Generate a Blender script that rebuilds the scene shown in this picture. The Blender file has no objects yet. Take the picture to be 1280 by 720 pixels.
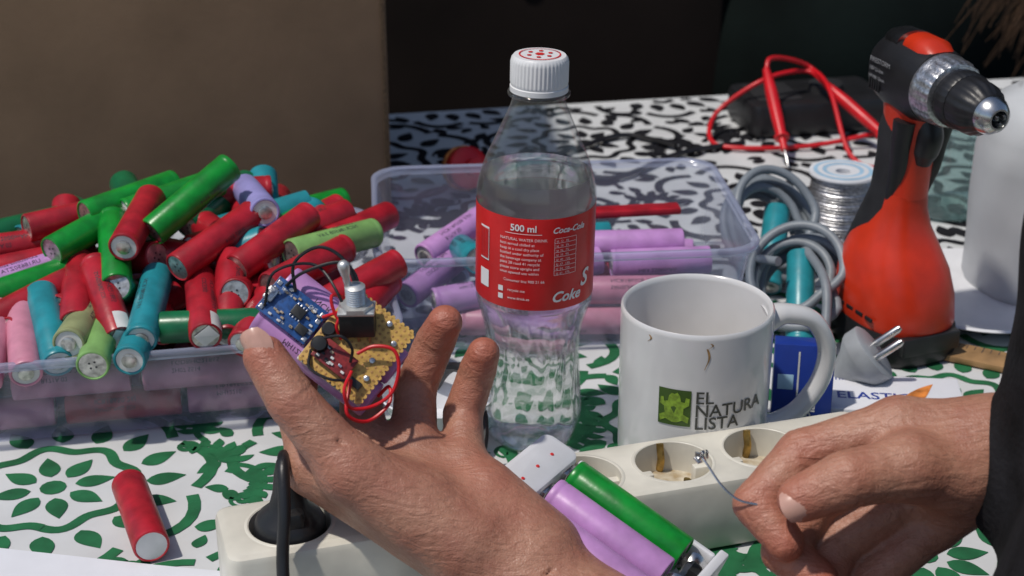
import bpy, bmesh, math, random
import numpy as np
from mathutils import Vector, Matrix
S=0.01
random.seed(11)
scene=bpy.context.scene
rad=math.radians
# ------------------------------------------------------------------ materials
def setin(n,k,v):
    if k in n.inputs: n.inputs[k].default_value=v
def mat(name,c,rough=0.5,metal=0.0,var=0.12,vscale=60,bump=0.0,bscale=300,coat=0.0,spec=0.5,c2=None,detail=3):
    m=bpy.data.materials.new(name); m.use_nodes=True
    nt=m.node_tree; p=nt.nodes['Principled BSDF']
    setin(p,'Roughness',rough); setin(p,'Metallic',metal); setin(p,'Coat Weight',coat); setin(p,'Specular IOR Level',spec)
    if var==0 and not bump:
        setin(p,'Base Color',(*c,1)); return m
    tc=nt.nodes.new('ShaderNodeTexCoord')
    nz=nt.nodes.new('ShaderNodeTexNoise'); nz.inputs['Scale'].default_value=vscale; nz.inputs['Detail'].default_value=detail
    nt.links.new(tc.outputs['Object'],nz.inputs['Vector'])
    mx=nt.nodes.new('ShaderNodeMix'); mx.data_type='RGBA'
    if c2 is None: c2=tuple(x*(1-var*2) for x in c); 
    c1=tuple(min(1,x*(1+var*0.6)) for x in c) if var else c
    mx.inputs[6].default_value=(*c1,1); mx.inputs[7].default_value=(*c2,1)
    rp=nt.nodes.new('ShaderNodeMapRange'); rp.inputs[1].default_value=0.35; rp.inputs[2].default_value=0.7
    nt.links.new(nz.outputs['Fac'],rp.inputs[0]); nt.links.new(rp.outputs[0],mx.inputs[0])
    nt.links.new(mx.outputs[2],p.inputs['Base Color'])
    rr=nt.nodes.new('ShaderNodeMapRange'); rr.inputs[3].default_value=max(0,rough-0.06); rr.inputs[4].default_value=min(1,rough+0.1)
    nt.links.new(nz.outputs['Fac'],rr.inputs[0]); nt.links.new(rr.outputs[0],p.inputs['Roughness'])
    if bump:
        n2=nt.nodes.new('ShaderNodeTexNoise'); n2.inputs['Scale'].default_value=bscale; n2.inputs['Detail'].default_value=3
        nt.links.new(tc.outputs['Object'],n2.inputs['Vector'])
        b=nt.nodes.new('ShaderNodeBump'); b.inputs['Strength'].default_value=bump; b.inputs['Distance'].default_value=0.001
        nt.links.new(n2.outputs['Fac'],b.inputs['Height']); nt.links.new(b.outputs['Normal'],p.inputs['Normal'])
    return m
def clearmat(name,tint,body,fac,rough=0.08,edge=0.6,base=0.04,power=3.5,haze=0.35):
    m=bpy.data.materials.new(name); m.use_nodes=True; nt=m.node_tree
    p=nt.nodes['Principled BSDF']; out=nt.nodes['Material Output']
    setin(p,'Base Color',(*body,1)); setin(p,'Roughness',0.3)
    t=nt.nodes.new('ShaderNodeBsdfTransparent'); t.inputs[0].default_value=(*tint,1)
    g=nt.nodes.new('ShaderNodeBsdfGlossy'); g.inputs['Roughness'].default_value=rough
    tr=nt.nodes.new('ShaderNodeBsdfTranslucent'); tr.inputs[0].default_value=(*body,1)
    m0=nt.nodes.new('ShaderNodeMixShader'); m0.inputs[0].default_value=0.5
    nt.links.new(p.outputs[0],m0.inputs[1]); nt.links.new(tr.outputs[0],m0.inputs[2])
    lw=nt.nodes.new('ShaderNodeLayerWeight'); lw.inputs[0].default_value=0.5
    pw=nt.nodes.new('ShaderNodeMath'); pw.operation='POWER'; pw.inputs[1].default_value=power
    nt.links.new(lw.outputs['Facing'],pw.inputs[0])
    ma=nt.nodes.new('ShaderNodeMath'); ma.operation='MULTIPLY_ADD'; ma.inputs[1].default_value=edge; ma.inputs[2].default_value=base
    nt.links.new(pw.outputs[0],ma.inputs[0])
    mb_=nt.nodes.new('ShaderNodeMath'); mb_.operation='MULTIPLY_ADD'; mb_.inputs[1].default_value=haze; mb_.inputs[2].default_value=fac
    nt.links.new(pw.outputs[0],mb_.inputs[0])
    m1=nt.nodes.new('ShaderNodeMixShader'); nt.links.new(mb_.outputs[0],m1.inputs[0])
    nt.links.new(t.outputs[0],m1.inputs[1]); nt.links.new(m0.outputs[0],m1.inputs[2])
    m2=nt.nodes.new('ShaderNodeMixShader')
    nt.links.new(ma.outputs[0],m2.inputs[0]); nt.links.new(m1.outputs[0],m2.inputs[1]); nt.links.new(g.outputs[0],m2.inputs[2])
    nt.links.new(m2.outputs[0],out.inputs['Surface'])
    return m
M={}
M['cell_red']=mat('cell_red',(0.42,0.014,0.026),0.33,var=0.18,vscale=90,bump=0.12,bscale=250)
M['cell_green']=mat('cell_green',(0.006,0.26,0.028),0.29,var=0.18,vscale=90,bump=0.12,bscale=250)
M['cell_dgreen']=mat('cell_dark_green',(0.006,0.14,0.05),0.3,var=0.15,vscale=90,bump=0.12,bscale=250)
M['cell_lav']=mat('cell_lavender',(0.53,0.27,0.58),0.38,var=0.10,vscale=90,bump=0.12,bscale=250)
M['cell_blue']=mat('cell_periwinkle',(0.32,0.30,0.62),0.36,var=0.08,vscale=90)
M['cell_pink']=mat('cell_pink',(0.60,0.24,0.33),0.38,var=0.10,vscale=90,bump=0.12,bscale=250)
M['cell_teal']=mat('cell_teal',(0.02,0.26,0.31),0.34,var=0.12,vscale=90,bump=0.12,bscale=250)
M['cell_lime']=mat('cell_lime',(0.22,0.42,0.13),0.36,var=0.12,vscale=90)
M['cell_olive']=mat('cell_olive',(0.30,0.33,0.16),0.36,var=0.12,vscale=90)
M['nickel']=mat('nickel_end',(0.62,0.60,0.56),0.34,metal=0.85,var=0.25,vscale=300,bump=0.15)
M['ring_white']=mat('insulator_white',(0.70,0.70,0.68),0.5,var=0.1)
M['print']=mat('print_ink',(0.03,0.03,0.04),0.5,var=0.0)
M['greyprint']=mat('print_grey',(0.35,0.35,0.36),0.5,var=0.0)
M['steel']=mat('steel',(0.6,0.6,0.6),0.25,metal=1,var=0.1,vscale=200)
M['switchmetal']=mat('switch_metal',(0.78,0.78,0.76),0.38,metal=0.75,var=0.08,vscale=300)
M['chrome_dark']=mat('dark_steel',(0.25,0.25,0.26),0.3,metal=1,var=0.2,vscale=200)
M['brass']=mat('brass_contact',(0.40,0.26,0.08),0.4,metal=0.8,var=0.3,vscale=200)
M['black']=mat('black_plastic',(0.015,0.015,0.017),0.38,var=0.2,bump=0.1,bscale=600)
M['rubber']=mat('black_rubber',(0.02,0.02,0.022),0.6,var=0.2,bump=0.3,bscale=900)
M['orange']=mat('orange_plastic',(0.62,0.036,0.010),0.30,var=0.12,vscale=40,bump=0.06,bscale=900)
M['white_pl']=mat('aged_white_plastic',(0.70,0.67,0.58),0.38,var=0.11,vscale=35,bump=0.04,bscale=500)
M['white_ch']=mat('white_plastic',(0.72,0.73,0.76),0.4,var=0.05,vscale=40,bump=0.04,bscale=500)
M['socket_in']=mat('socket_plastic',(0.60,0.56,0.46),0.5,var=0.25,vscale=120,c2=(0.34,0.24,0.12))
M['porcelain']=mat('mug_glaze',(0.66,0.66,0.66),0.16,var=0.04,vscale=30,coat=0.3)
M['mugprint']=mat('mug_print',(0.05,0.055,0.05),0.4,var=0)
M['mug_green']=mat('mug_print_green',(0.04,0.09,0.01),0.4,var=0.1)
M['frog']=mat('mug_print_lime',(0.22,0.36,0.03),0.4,var=0.25,vscale=400)
M['stain']=mat('coffee_stain',(0.42,0.25,0.10),0.35,var=0.3,vscale=300)
M['label']=mat('label_red',(0.64,0.014,0.016),0.32,var=0.06,vscale=60,bump=0.05,bscale=200)
M['labelback']=mat('label_reverse',(0.62,0.50,0.50),0.5,var=0.05)
M['labelwhite']=mat('label_white',(0.80,0.78,0.78),0.4,var=0)
M['cap']=mat('cap_white',(0.78,0.78,0.78),0.35,var=0.03)
M['capred']=mat('cap_red',(0.65,0.03,0.03),0.4,var=0)
M['grey_cable']=mat('grey_cable',(0.22,0.25,0.28),0.45,var=0.1,bump=0.1)
M['grey_plug']=mat('grey_plug',(0.34,0.36,0.38),0.45,var=0.1,bump=0.1)
M['redwire']=mat('red_wire',(0.66,0.01,0.018),0.35,var=0.08)
M['pcb_blue']=mat('pcb_blue',(0.02,0.085,0.28),0.35,var=0.25,vscale=500)
M['pcb_red']=mat('pcb_red',(0.28,0.03,0.03),0.35,var=0.25,vscale=500)
M['pcb_yel']=mat('perfboard',(0.66,0.40,0.10),0.45,var=0.15,vscale=400)
M['gold']=mat('copper_pad',(0.42,0.20,0.08),0.5,metal=0.2,var=0.2)
M['chip']=mat('chip_black',(0.02,0.02,0.02),0.4,var=0.2)
M['solder']=mat('solder',(0.6,0.6,0.62),0.3,metal=0.9,var=0.25,vscale=500,bump=0.3,bscale=900)
M['smd']=mat('smd_tan',(0.45,0.36,0.26),0.4,var=0.3,vscale=700)
M['card']=mat('cardboard',(0.215,0.136,0.078),0.85,var=0.08,vscale=14,bump=0.15,bscale=160)
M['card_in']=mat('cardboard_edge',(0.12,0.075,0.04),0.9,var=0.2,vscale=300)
M['clothw']=mat('tablecloth_white',(0.62,0.63,0.63),0.6,var=0.06,vscale=20,bump=0.4,bscale=45,spec=0.35)
M['clothg']=mat('tablecloth_green_print',(0.018,0.145,0.055),0.6,var=0.18,vscale=60,bump=0.4,bscale=45,spec=0.35)
M['clothk']=mat('tablecloth_black_print',(0.012,0.012,0.015),0.7,var=0.2,vscale=60,bump=0.4,bscale=45,spec=0.2)
M['tablewood']=mat('table_wood',(0.28,0.18,0.10),0.6,var=0.2,vscale=20)
M['ground']=mat('paving',(0.10,0.095,0.09),0.9,var=0.25,vscale=3,bump=0.5,bscale=80)
M['backdrop']=mat('backdrop_shade',(0.004,0.006,0.0055),0.9,var=0.3,vscale=8,bump=0.4,bscale=120,spec=0.15)  # shade behind the table put into a near-black base colour
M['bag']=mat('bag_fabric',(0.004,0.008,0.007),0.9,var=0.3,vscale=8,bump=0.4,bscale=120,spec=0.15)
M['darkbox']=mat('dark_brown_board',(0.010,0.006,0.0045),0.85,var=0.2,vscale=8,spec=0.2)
M['jacket']=mat('black_jacket',(0.012,0.012,0.014),0.85,var=0.3,vscale=60,bump=0.8,bscale=350,spec=0.2)
M['trouser']=mat('dark_trousers',(0.02,0.022,0.03),0.9,var=0.3,vscale=50,bump=0.4)
M['hair']=mat('brown_hair',(0.12,0.065,0.035),0.45,var=0.3,vscale=200)
M['bluebox']=mat('blue_carton',(0.015,0.045,0.30),0.35,var=0.1,vscale=40)
M['paper']=mat('white_paper',(0.72,0.73,0.77),0.7,var=0.02,bump=0.1,bscale=60)
M['printorange']=mat('print_orange',(0.75,0.25,0.05),0.5,var=0.3,vscale=150)
M['spoolblue']=mat('spool_label',(0.35,0.55,0.72),0.45,var=0.1)
M['jug']=mat('milky_plastic',(0.55,0.57,0.59),0.4,var=0.08,bump=0.05,bscale=40,vscale=15)
M['wood']=mat('ruler_wood',(0.36,0.21,0.09),0.6,var=0.2,vscale=60)
M['tub']=clearmat('tub_plastic',(0.92,0.95,1.0),(0.62,0.68,0.88),0.22,rough=0.15,edge=0.35,base=0.06,haze=0.45)
M['tubrim']=clearmat('tub_rim_plastic',(0.90,0.93,1.0),(0.66,0.71,0.90),0.48,rough=0.15,edge=0.35,base=0.08,haze=0.4)
M['pet']=clearmat('bottle_plastic',(0.985,0.99,0.99),(0.85,0.9,0.9),0.022,rough=0.03,edge=0.5,base=0.05,power=3,haze=0.14)
M['jar']=clearmat('jar_glass',(0.85,0.93,0.92),(0.5,0.6,0.6),0.15,rough=0.03,edge=0.5)
w=bpy.data.materials.new('water'); w.use_nodes=True; nt=w.node_tree
p=nt.nodes['Principled BSDF']; setin(p,'Base Color',(0.98,1,1,1)); setin(p,'Roughness',0.0); setin(p,'IOR',1.33); setin(p,'Transmission Weight',1.0)
tt_=nt.nodes.new('ShaderNodeBsdfTransparent'); ms=nt.nodes.new('ShaderNodeMixShader'); ms.inputs[0].default_value=0.75
nt.links.new(tt_.outputs[0],ms.inputs[1]); nt.links.new(p.outputs[0],ms.inputs[2]); nt.links.new(ms.outputs[0],nt.nodes['Material Output'].inputs['Surface'])
M['water']=w
# skin
def skinmat(name,base):
    m=bpy.data.materials.new(name); m.use_nodes=True; nt=m.node_tree; p=nt.nodes['Principled BSDF']
    N=nt.nodes.new; L=nt.links.new
    tc=N('ShaderNodeTexCoord')
    at=N('ShaderNodeAttribute'); at.attribute_name='redness'
    n1=N('ShaderNodeTexNoise'); n1.inputs['Scale'].default_value=55; n1.inputs['Detail'].default_value=5; L(tc.outputs['Object'],n1.inputs['Vector'])
    n3=N('ShaderNodeTexNoise'); n3.inputs['Scale'].default_value=400; n3.inputs['Detail'].default_value=2; L(tc.outputs['Object'],n3.inputs['Vector'])
    mr=N('ShaderNodeMapRange'); mr.inputs[1].default_value=0.35; mr.inputs[2].default_value=0.68; L(n1.outputs['Fac'],mr.inputs[0])
    mx=N('ShaderNodeMix'); mx.data_type='RGBA'; mx.inputs[6].default_value=(*base,1); mx.inputs[7].default_value=(base[0]*0.80,base[1]*0.66,base[2]*0.66,1); L(mr.outputs[0],mx.inputs[0])
    mr3=N('ShaderNodeMapRange'); mr3.inputs[1].default_value=0.4; mr3.inputs[2].default_value=0.75; mr3.inputs[4].default_value=0.45; L(n3.outputs['Fac'],mr3.inputs[0])
    mx3=N('ShaderNodeMix'); mx3.data_type='RGBA'; mx3.inputs[7].default_value=(base[0]*0.65,base[1]*0.55,base[2]*0.5,1); L(mr3.outputs[0],mx3.inputs[0]); L(mx.outputs[2],mx3.inputs[6])
    mx2=N('ShaderNodeMix'); mx2.data_type='RGBA'; mx2.inputs[7].default_value=(base[0]*0.96,base[1]*0.50,base[2]*0.46,1)
    L(mx3.outputs[2],mx2.inputs[6]); L(at.outputs['Fac'],mx2.inputs[0]); L(mx2.outputs[2],p.inputs['Base Color'])
    setin(p,'Roughness',0.45); setin(p,'Subsurface Weight',0.10); setin(p,'Subsurface Radius',(1.0,0.35,0.2)); setin(p,'Subsurface Scale',0.004)
    v=N('ShaderNodeTexVoronoi'); v.inputs['Scale'].default_value=800; v.feature='DISTANCE_TO_EDGE'; L(tc.outputs['Object'],v.inputs['Vector'])
    n2=N('ShaderNodeTexNoise'); n2.inputs['Scale'].default_value=220; n2.inputs['Detail'].default_value=5; L(tc.outputs['Object'],n2.inputs['Vector'])
    mp=N('ShaderNodeMapping'); mp.inputs['Scale'].default_value=(55,240,150); mp.inputs['Rotation'].default_value=(0.4,0.5,0.7); L(tc.outputs['Object'],mp.inputs['Vector'])
    n4=N('ShaderNodeTexNoise'); n4.inputs['Scale'].default_value=1.0; n4.inputs['Detail'].default_value=4; n4.inputs['Distortion'].default_value=1.8; L(mp.outputs[0],n4.inputs['Vector'])
    b1=N('ShaderNodeBump'); b1.inputs['Strength'].default_value=0.4; b1.inputs['Distance'].default_value=0.0006; L(v.outputs['Distance'],b1.inputs['Height'])
    b2=N('ShaderNodeBump'); b2.inputs['Strength'].default_value=0.55; b2.inputs['Distance'].default_value=0.0010; L(n2.outputs['Fac'],b2.inputs['Height']); L(b1.outputs[0],b2.inputs['Normal'])
    b3=N('ShaderNodeBump'); b3.inputs['Strength'].default_value=0.6; b3.inputs['Distance'].default_value=0.0016; L(n4.outputs['Fac'],b3.inputs['Height']); L(b2.outputs[0],b3.inputs['Normal'])
    L(b3.outputs[0],p.inputs['Normal'])
    return m
M['skin']=skinmat('skin',(0.46,0.232,0.155))
M['nail']=mat('nail',(0.58,0.33,0.26),0.28,var=0.06,vscale=200,coat=0.2)
# ------------------------------------------------------------------ geometry helpers (centimetres)
class Builder:
    def __init__(s): s.v=[];s.f=[];s.m=[];s.mats=[]
    def add(s,vf,mt,T=None):
        vs,fs=vf; o=len(s.v)
        if T is not None: vs=[T@Vector(v) for v in vs]
        s.v+= [tuple(v) for v in vs]
        if isinstance(mt,str): mt=M[mt]
        if mt not in s.mats: s.mats.append(mt)
        k=s.mats.index(mt)
        s.f+=[tuple(i+o for i in f) for f in fs]; s.m+=[k]*len(fs)
        return s
    def build(s,name,parent=None,sharp=40,attr=None):
        me=bpy.data.meshes.new(name)
        va=np.array(s.v,dtype=float)*S
        c=va.mean(axis=0) if len(va) else np.zeros(3)
        me.from_pydata([tuple(x) for x in (va-c)],[],s.f)
        for m_ in s.mats: me.materials.append(m_)
        me.polygons.foreach_set('material_index',s.m)
        me.polygons.foreach_set('use_smooth',[True]*len(s.f))
        me.update()
        try: me.set_sharp_from_angle(angle=rad(sharp))
        except Exception: pass
        if attr is not None:
            a=me.attributes.new('redness','FLOAT','POINT'); a.data.foreach_set('value',attr)
        ob=bpy.data.objects.new(name,me); scene.collection.objects.link(ob)
        ob.location=c
        if parent is not None:
            ob.parent=parent; ob.location=Vector(c)-parent.location
        return ob
def empty(name,loc,parent=None):
    e=bpy.data.objects.new(name,None); e.empty_display_size=0.03; scene.collection.objects.link(e)
    e.location=Vector(loc)*S
    return e
def lathe(prof,n=32,mod=None,closed=False):
    vs=[];fs=[];idx=[]
    for (r,z) in prof:
        if r<1e-5:
            idx.append([len(vs)]); vs.append((0,0,z)); continue
        row=[]
        for i in range(n):
            a=2*math.pi*i/n; rr=r if mod is None else mod(r,z,a)
            row.append(len(vs)); vs.append((rr*math.cos(a),rr*math.sin(a),z))
        idx.append(row)
    for A,B in zip(idx[:-1],idx[1:]):
        for i in range(n):
            j=(i+1)%n
            if len(A)==1 and len(B)==1: continue
            if len(A)==1: fs.append((A[0],B[j],B[i]))
            elif len(B)==1: fs.append((A[i],A[j],B[0]))
            else: fs.append((A[i],A[j],B[j],B[i]))
    return vs,fs
def loft(rings,cap=True,closed=False):
    vs=[];fs=[];n=len(rings[0])
    for r in rings: vs+=[tuple(p) for p in r]
    for k in range(len(rings)-1):
        for i in range(n):
            j=(i+1)%n; a=k*n; b=a+n
            fs.append((a+i,a+j,b+j,b+i))
    if cap:
        fs.append(tuple(range(n))[::-1]); fs.append(tuple(range((len(rings)-1)*n,len(rings)*n)))
    return vs,fs
def sring(c,rx,ry,z,p=2.0,n=36):
    out=[]
    for i in range(n):
        a=2*math.pi*i/n; ca,sa=math.cos(a),math.sin(a)
        out.append((c[0]+rx*math.copysign(abs(ca)**(2/p),ca),c[1]+ry*math.copysign(abs(sa)**(2/p),sa),z))
    return out
def rrect(w,d,r,z,m=6):
    out=[]
    for (sx,sy,a0) in ((1,1,0),(-1,1,90),(-1,-1,180),(1,-1,270)):
        for i in range(m+1):
            a=rad(a0+90*i/m); out.append((sx*(w/2-r)+r*math.cos(a),sy*(d/2-r)+r*math.sin(a),z))
    return out
def rbox(w,d,h,r=0.1,vr=None,z0=0):
    if vr is None: vr=r
    e=min(r,h*0.45)
    rings=[]
    for (ins,z) in ((e,0),(e*0.3,e*0.3),(0,e),(0,h-e),(e*0.3,h-e*0.3),(e,h)):
        rr=max(0.02,vr-ins) if vr>ins else 0.02
        rings.append(rrect(w-2*ins,d-2*ins,rr,z0+z,4))
    return loft(rings)
def catmull(pts,sub=8):
    P=[Vector(p) for p in pts]; 
    if len(P)<3: 
        return [P[0].lerp(P[1],i/sub) for i in range(sub+1)]
    P=[P[0]*2-P[1]]+P+[P[-1]*2-P[-2]]; out=[]
    for i in range(1,len(P)-2):
        for k in range(sub):
            t=k/sub; a,b,c,d=P[i-1],P[i],P[i+1],P[i+2]
            out.append(0.5*((2*b)+(c-a)*t+(2*a-5*b+4*c-d)*t*t+(3*b-a-3*c+d)*t**3))
    out.append(P[-2]); return out
def sweep(pts,r,n=10,sub=8,flat=1.0,ref=None):
    P=catmull(pts,sub) if sub else [Vector(p) for p in pts]
    m=len(P); rings=[]
    T=(P[1]-P[0]).normalized(); u=T.orthogonal().normalized() if ref is None else (Vector(ref)-T*T.dot(Vector(ref))).normalized()
    for i,p in enumerate(P):
        t=(P[min(i+1,m-1)]-P[max(i-1,0)]).normalized()
        u=(u-t*t.dot(u)).normalized(); v=t.cross(u)
        if isinstance(r,(list,tuple)):
            s=i/(m-1)*(len(r)-1); k=min(int(s),len(r)-2); rr=r[k]+(r[k+1]-r[k])*(s-k)
        else: rr=r
        rings.append([p+u*math.cos(2*math.pi*j/n)*rr+v*math.sin(2*math.pi*j/n)*rr*flat for j in range(n)])
    return loft(rings)
def quad(w,d,z=0): return [(-w/2,-d/2,z),(w/2,-d/2,z),(w/2,d/2,z),(-w/2,d/2,z)],[(0,1,2,3)]
def axisz(o,zd,hint=(0,0,1)):
    z=Vector(zd).normalized(); h=Vector(hint)
    if abs(z.dot(h))>0.98: h=Vector((1,0,0))
    x=(h-z*z.dot(h)).normalized(); y=z.cross(x)
    return Matrix(((x.x,y.x,z.x,o[0]),(x.y,y.y,z.y,o[1]),(x.z,y.z,z.z,o[2]),(0,0,0,1)))
def TR(x,y,z,yaw=0): return Matrix.Translation((x,y,z))@Matrix.Rotation(rad(yaw),4,'Z')
_tc={}
def text(s,size,align='LEFT',bold=0.0,shear=0.0):
    k=(s,size,align,bold,shear)
    if k in _tc: return _tc[k]
    cu=bpy.data.curves.new('t','FONT'); cu.body=s; cu.size=size; cu.align_x=align; cu.offset=bold; cu.shear=shear; cu.resolution_u=3
    ob=bpy.data.objects.new('t',cu); scene.collection.objects.link(ob)
    bpy.context.view_layer.update()
    me=bpy.data.meshes.new_from_object(ob.evaluated_get(bpy.context.evaluated_depsgraph_get()))
    r=([tuple(v.co) for v in me.vertices],[tuple(p.vertices) for p in me.polygons])
    bpy.data.objects.remove(ob); bpy.data.meshes.remove(me); bpy.data.curves.remove(cu)
    _tc[k]=r; return r
def wrapcyl(vf,R,a0,z0,scale=1):
    vs,fs=vf
    return [(R*math.cos(a0+x*scale/R),R*math.sin(a0+x*scale/R),z0+y*scale) for x,y,_ in vs],fs
def rectpatch(w,h,x=0,y=0,n=8):
    vs=[];fs=[]
    for i in range(n+1):
        vs+=[(x-w/2+w*i/n,y-h/2,0),(x-w/2+w*i/n,y+h/2,0)]
    for i in range(n): fs.append((2*i,2*i+2,2*i+3,2*i+1))
    return vs,fs
# ------------------------------------------------------------------ SDF organic modelling
def smin(a,b,k):
    h=np.maximum(k-np.abs(a-b),0)/k
    return np.minimum(a,b)-h*h*k*0.25
def sdf_mesh(groups,res,kout=0.6,cuts=()):
    allp=[q for g in groups for q in g['p']]
    lo=np.min([np.minimum(np.array(q[0])-q[2],np.array(q[1])-q[3]) for q in allp],axis=0)-4*res
    hi=np.max([np.maximum(np.array(q[0])+q[2],np.array(q[1])+q[3]) for q in allp],axis=0)+4*res
    n=np.ceil((hi-lo)/res).astype(int)+1
    ax=[(lo[i]+res*np.arange(n[i])).astype(np.float32) for i in range(3)]
    tot=None
    def evalprim(q,marg):
        a=np.array(q[0],dtype=np.float32); b=np.array(q[1],dtype=np.float32); ra,rb=q[2],q[3]
        l=np.minimum(a-ra,b-rb)-marg; h=np.maximum(a+ra,b+rb)+marg
        i0=np.maximum(((l-lo)/res).astype(int),0); i1=np.minimum(((h-lo)/res).astype(int)+2,n)
        X=ax[0][i0[0]:i1[0]][:,None,None]; Y=ax[1][i0[1]:i1[1]][None,:,None]; Z=ax[2][i0[2]:i1[2]][None,None,:]
        ba=b-a; L2=float(ba@ba)+1e-9
        tt=((X-a[0])*ba[0]+(Y-a[1])*ba[1]+(Z-a[2])*ba[2])/L2
        t=np.clip(tt,0,1)
        d=np.sqrt((X-a[0]-t*ba[0])**2+(Y-a[1]-t*ba[1])**2+(Z-a[2]-t*ba[2])**2)-(ra+(rb-ra)*t)
        if len(q)>4 and q[4]:
            s=tt*math.sqrt(L2)
            for (s0,dep,wd) in q[4]: d=d+dep*np.exp(-((s-s0)/wd)**2)
        return (slice(i0[0],i1[0]),slice(i0[1],i1[1]),slice(i0[2],i1[2])),d
    for g in groups:
        G=np.full(tuple(n),5.0,dtype=np.float32)
        for q in g['p']:
            sl,d=evalprim(q,1.3)
            G[sl]=smin(G[sl],np.minimum(d,5.0),g.get('k',0.3))
        tot=G if tot is None else smin(tot,G,g.get('ko',kout))
    for q in cuts:
        sl,d=evalprim(q,0.6)
        k=0.12; a=tot[sl]; b=-d
        h=np.maximum(k-np.abs(a-b),0)/k
        tot[sl]=np.maximum(a,b)+h*h*k*0.25
    V=tot
    nx,ny,nz=V.shape
    acc=np.zeros((nx-1,ny-1,nz-1,3),dtype=np.float32); cnt=np.zeros((nx-1,ny-1,nz-1),dtype=np.float32)
    offs=[(0,0),(0,1),(1,0),(1,1)]
    for axis in range(3):
        for (p_,q_) in offs:
            o0=[0,0,0]; oth=[i for i in range(3) if i!=axis]; o0[oth[0]]=p_; o0[oth[1]]=q_
            o1=list(o0); o1[axis]=1
            A=V[o0[0]:nx-1+o0[0],o0[1]:ny-1+o0[1],o0[2]:nz-1+o0[2]]; B=V[o1[0]:nx-1+o1[0],o1[1]:ny-1+o1[1],o1[2]:nz-1+o1[2]]
            c=(A<0)!=(B<0); t=np.where(c,A/(A-B+1e-12),0)
            for i in range(3):
                if i==axis: acc[...,i]+=np.where(c,t,0)
                else: acc[...,i]+=np.where(c,o0[i],0)
            cnt+=c
    act=cnt>0; ids=-np.ones(cnt.shape,dtype=np.int64); ids[act]=np.arange(act.sum())
    cell=np.argwhere(act); pos=(cell+acc[act]/cnt[act][:,None])*res+lo
    faces=[]
    for axis in range(3):
        if axis==0: A=V[:-1,1:-1,1:-1];B=V[1:,1:-1,1:-1]
        elif axis==1: A=V[1:-1,:-1,1:-1];B=V[1:-1,1:,1:-1]
        else: A=V[1:-1,1:-1,:-1];B=V[1:-1,1:-1,1:]
        for flip in (0,1):
            c=((A<0)&(B>=0)) if flip==0 else ((A>=0)&(B<0))
            e=np.argwhere(c)
            if len(e)==0: continue
            e=e+np.array([0 if axis==i else 1 for i in range(3)])
            u=(axis+1)%3; v=(axis+2)%3
            def g(du,dv):
                q=e.copy(); q[:,u]-=du; q[:,v]-=dv
                return ids[q[:,0],q[:,1],q[:,2]]
            F=np.stack([g(1,1),g(0,1),g(0,0),g(1,0)],axis=1)
            if flip: F=F[:,::-1]
            faces.append(F)
    F=np.concatenate(faces)
    return pos,F
def sdf_object(name,groups,res,mt,T=None,parent=None,kout=0.6,red=(),cuts=(),smooth_it=2):
    pos,F=sdf_mesh(groups,res,kout,cuts)
    E=np.concatenate([F[:,[0,1]],F[:,[1,2]],F[:,[2,3]],F[:,[3,0]]])
    for _ in range(smooth_it):
        s=np.zeros_like(pos)
        for k in range(3):
            s[:,k]=np.bincount(E[:,0],weights=pos[E[:,1],k],minlength=len(pos))+np.bincount(E[:,1],weights=pos[E[:,0],k],minlength=len(pos))
        c=np.bincount(E[:,0],minlength=len(pos))+np.bincount(E[:,1],minlength=len(pos))
        pos=pos*0.5+0.5*s/np.maximum(c,1)[:,None]
    r=np.zeros(len(pos))
    for (pt,rr,am) in red: r=np.maximum(r,am*np.exp(-(((pos-np.array(pt))**2).sum(1))/rr**2))
    b=Builder(); b.mats=[M[mt] if isinstance(mt,str) else mt]
    if T is not None:
        Rm=np.array(T.to_3x3()); tv=np.array(T.to_translation()); pos=pos@Rm.T+tv
    b.v=[tuple(x) for x in pos]; b.f=[tuple(int(i) for i in f) for f in F]; b.m=[0]*len(F)
    return b.build(name,parent,sharp=180,attr=r)
# ------------------------------------------------------------------ setting
b=Builder(); g=3000
b.add(([(-g,-g,-75),(g,-g,-75),(g,g,-75),(-g,g,-75)],[(0,1,2,3)]),'ground'); b.build('ground')
TY=10.7
tabT=TR(0,0,0,TY)
tab_y1=139.4; tab_y0=57.6
table=empty('table',(5,100,-40))
b=Builder(); b.add(rbox(190,tab_y1-tab_y0,2.5,0.3,z0=-3.0),'tablewood',tabT@Matrix.Translation((25,(tab_y0+tab_y1)/2,0))); b.build('table_top',table)
b=Builder()
for lx in (-62,112):
    for ly in (tab_y0+6,tab_y1-6):
        b.add(rbox(4,4,72,0.3,z0=-75),'tablewood',tabT@Matrix.Translation((lx,ly,0)))
b.build('table_legs',table)
ymid=93.5
def sheet(x0,x1,y0,y1,z,th):
    vs=[(x0,y0,z),(x1,y0,z),(x1,y1,z),(x0,y1,z),(x0,y0,z-th),(x1,y0,z-th),(x1,y1,z-th),(x0,y1,z-th)]
    return vs,[(0,1,2,3),(7,6,5,4),(0,4,5,1),(1,5,6,2),(2,6,7,3),(3,7,4,0)]
def petal(x,y,a,l,wd,curve=0.0,n=9):
    up=[];dn=[]
    for i in range(n+1):
        t=i/n; wv=wd*math.sin(math.pi*t**0.75)*0.5; cx=l*t; cy=curve*l*math.sin(math.pi*t*0.5)*t
        up.append((cx,cy+wv)); dn.append((cx,cy-wv))
    pts=dn+up[::-1][1:-1]
    ca,sa=math.cos(a),math.sin(a)
    return [(x+p[0]*ca-p[1]*sa,y+p[0]*sa+p[1]*ca) for p in pts]
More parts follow.
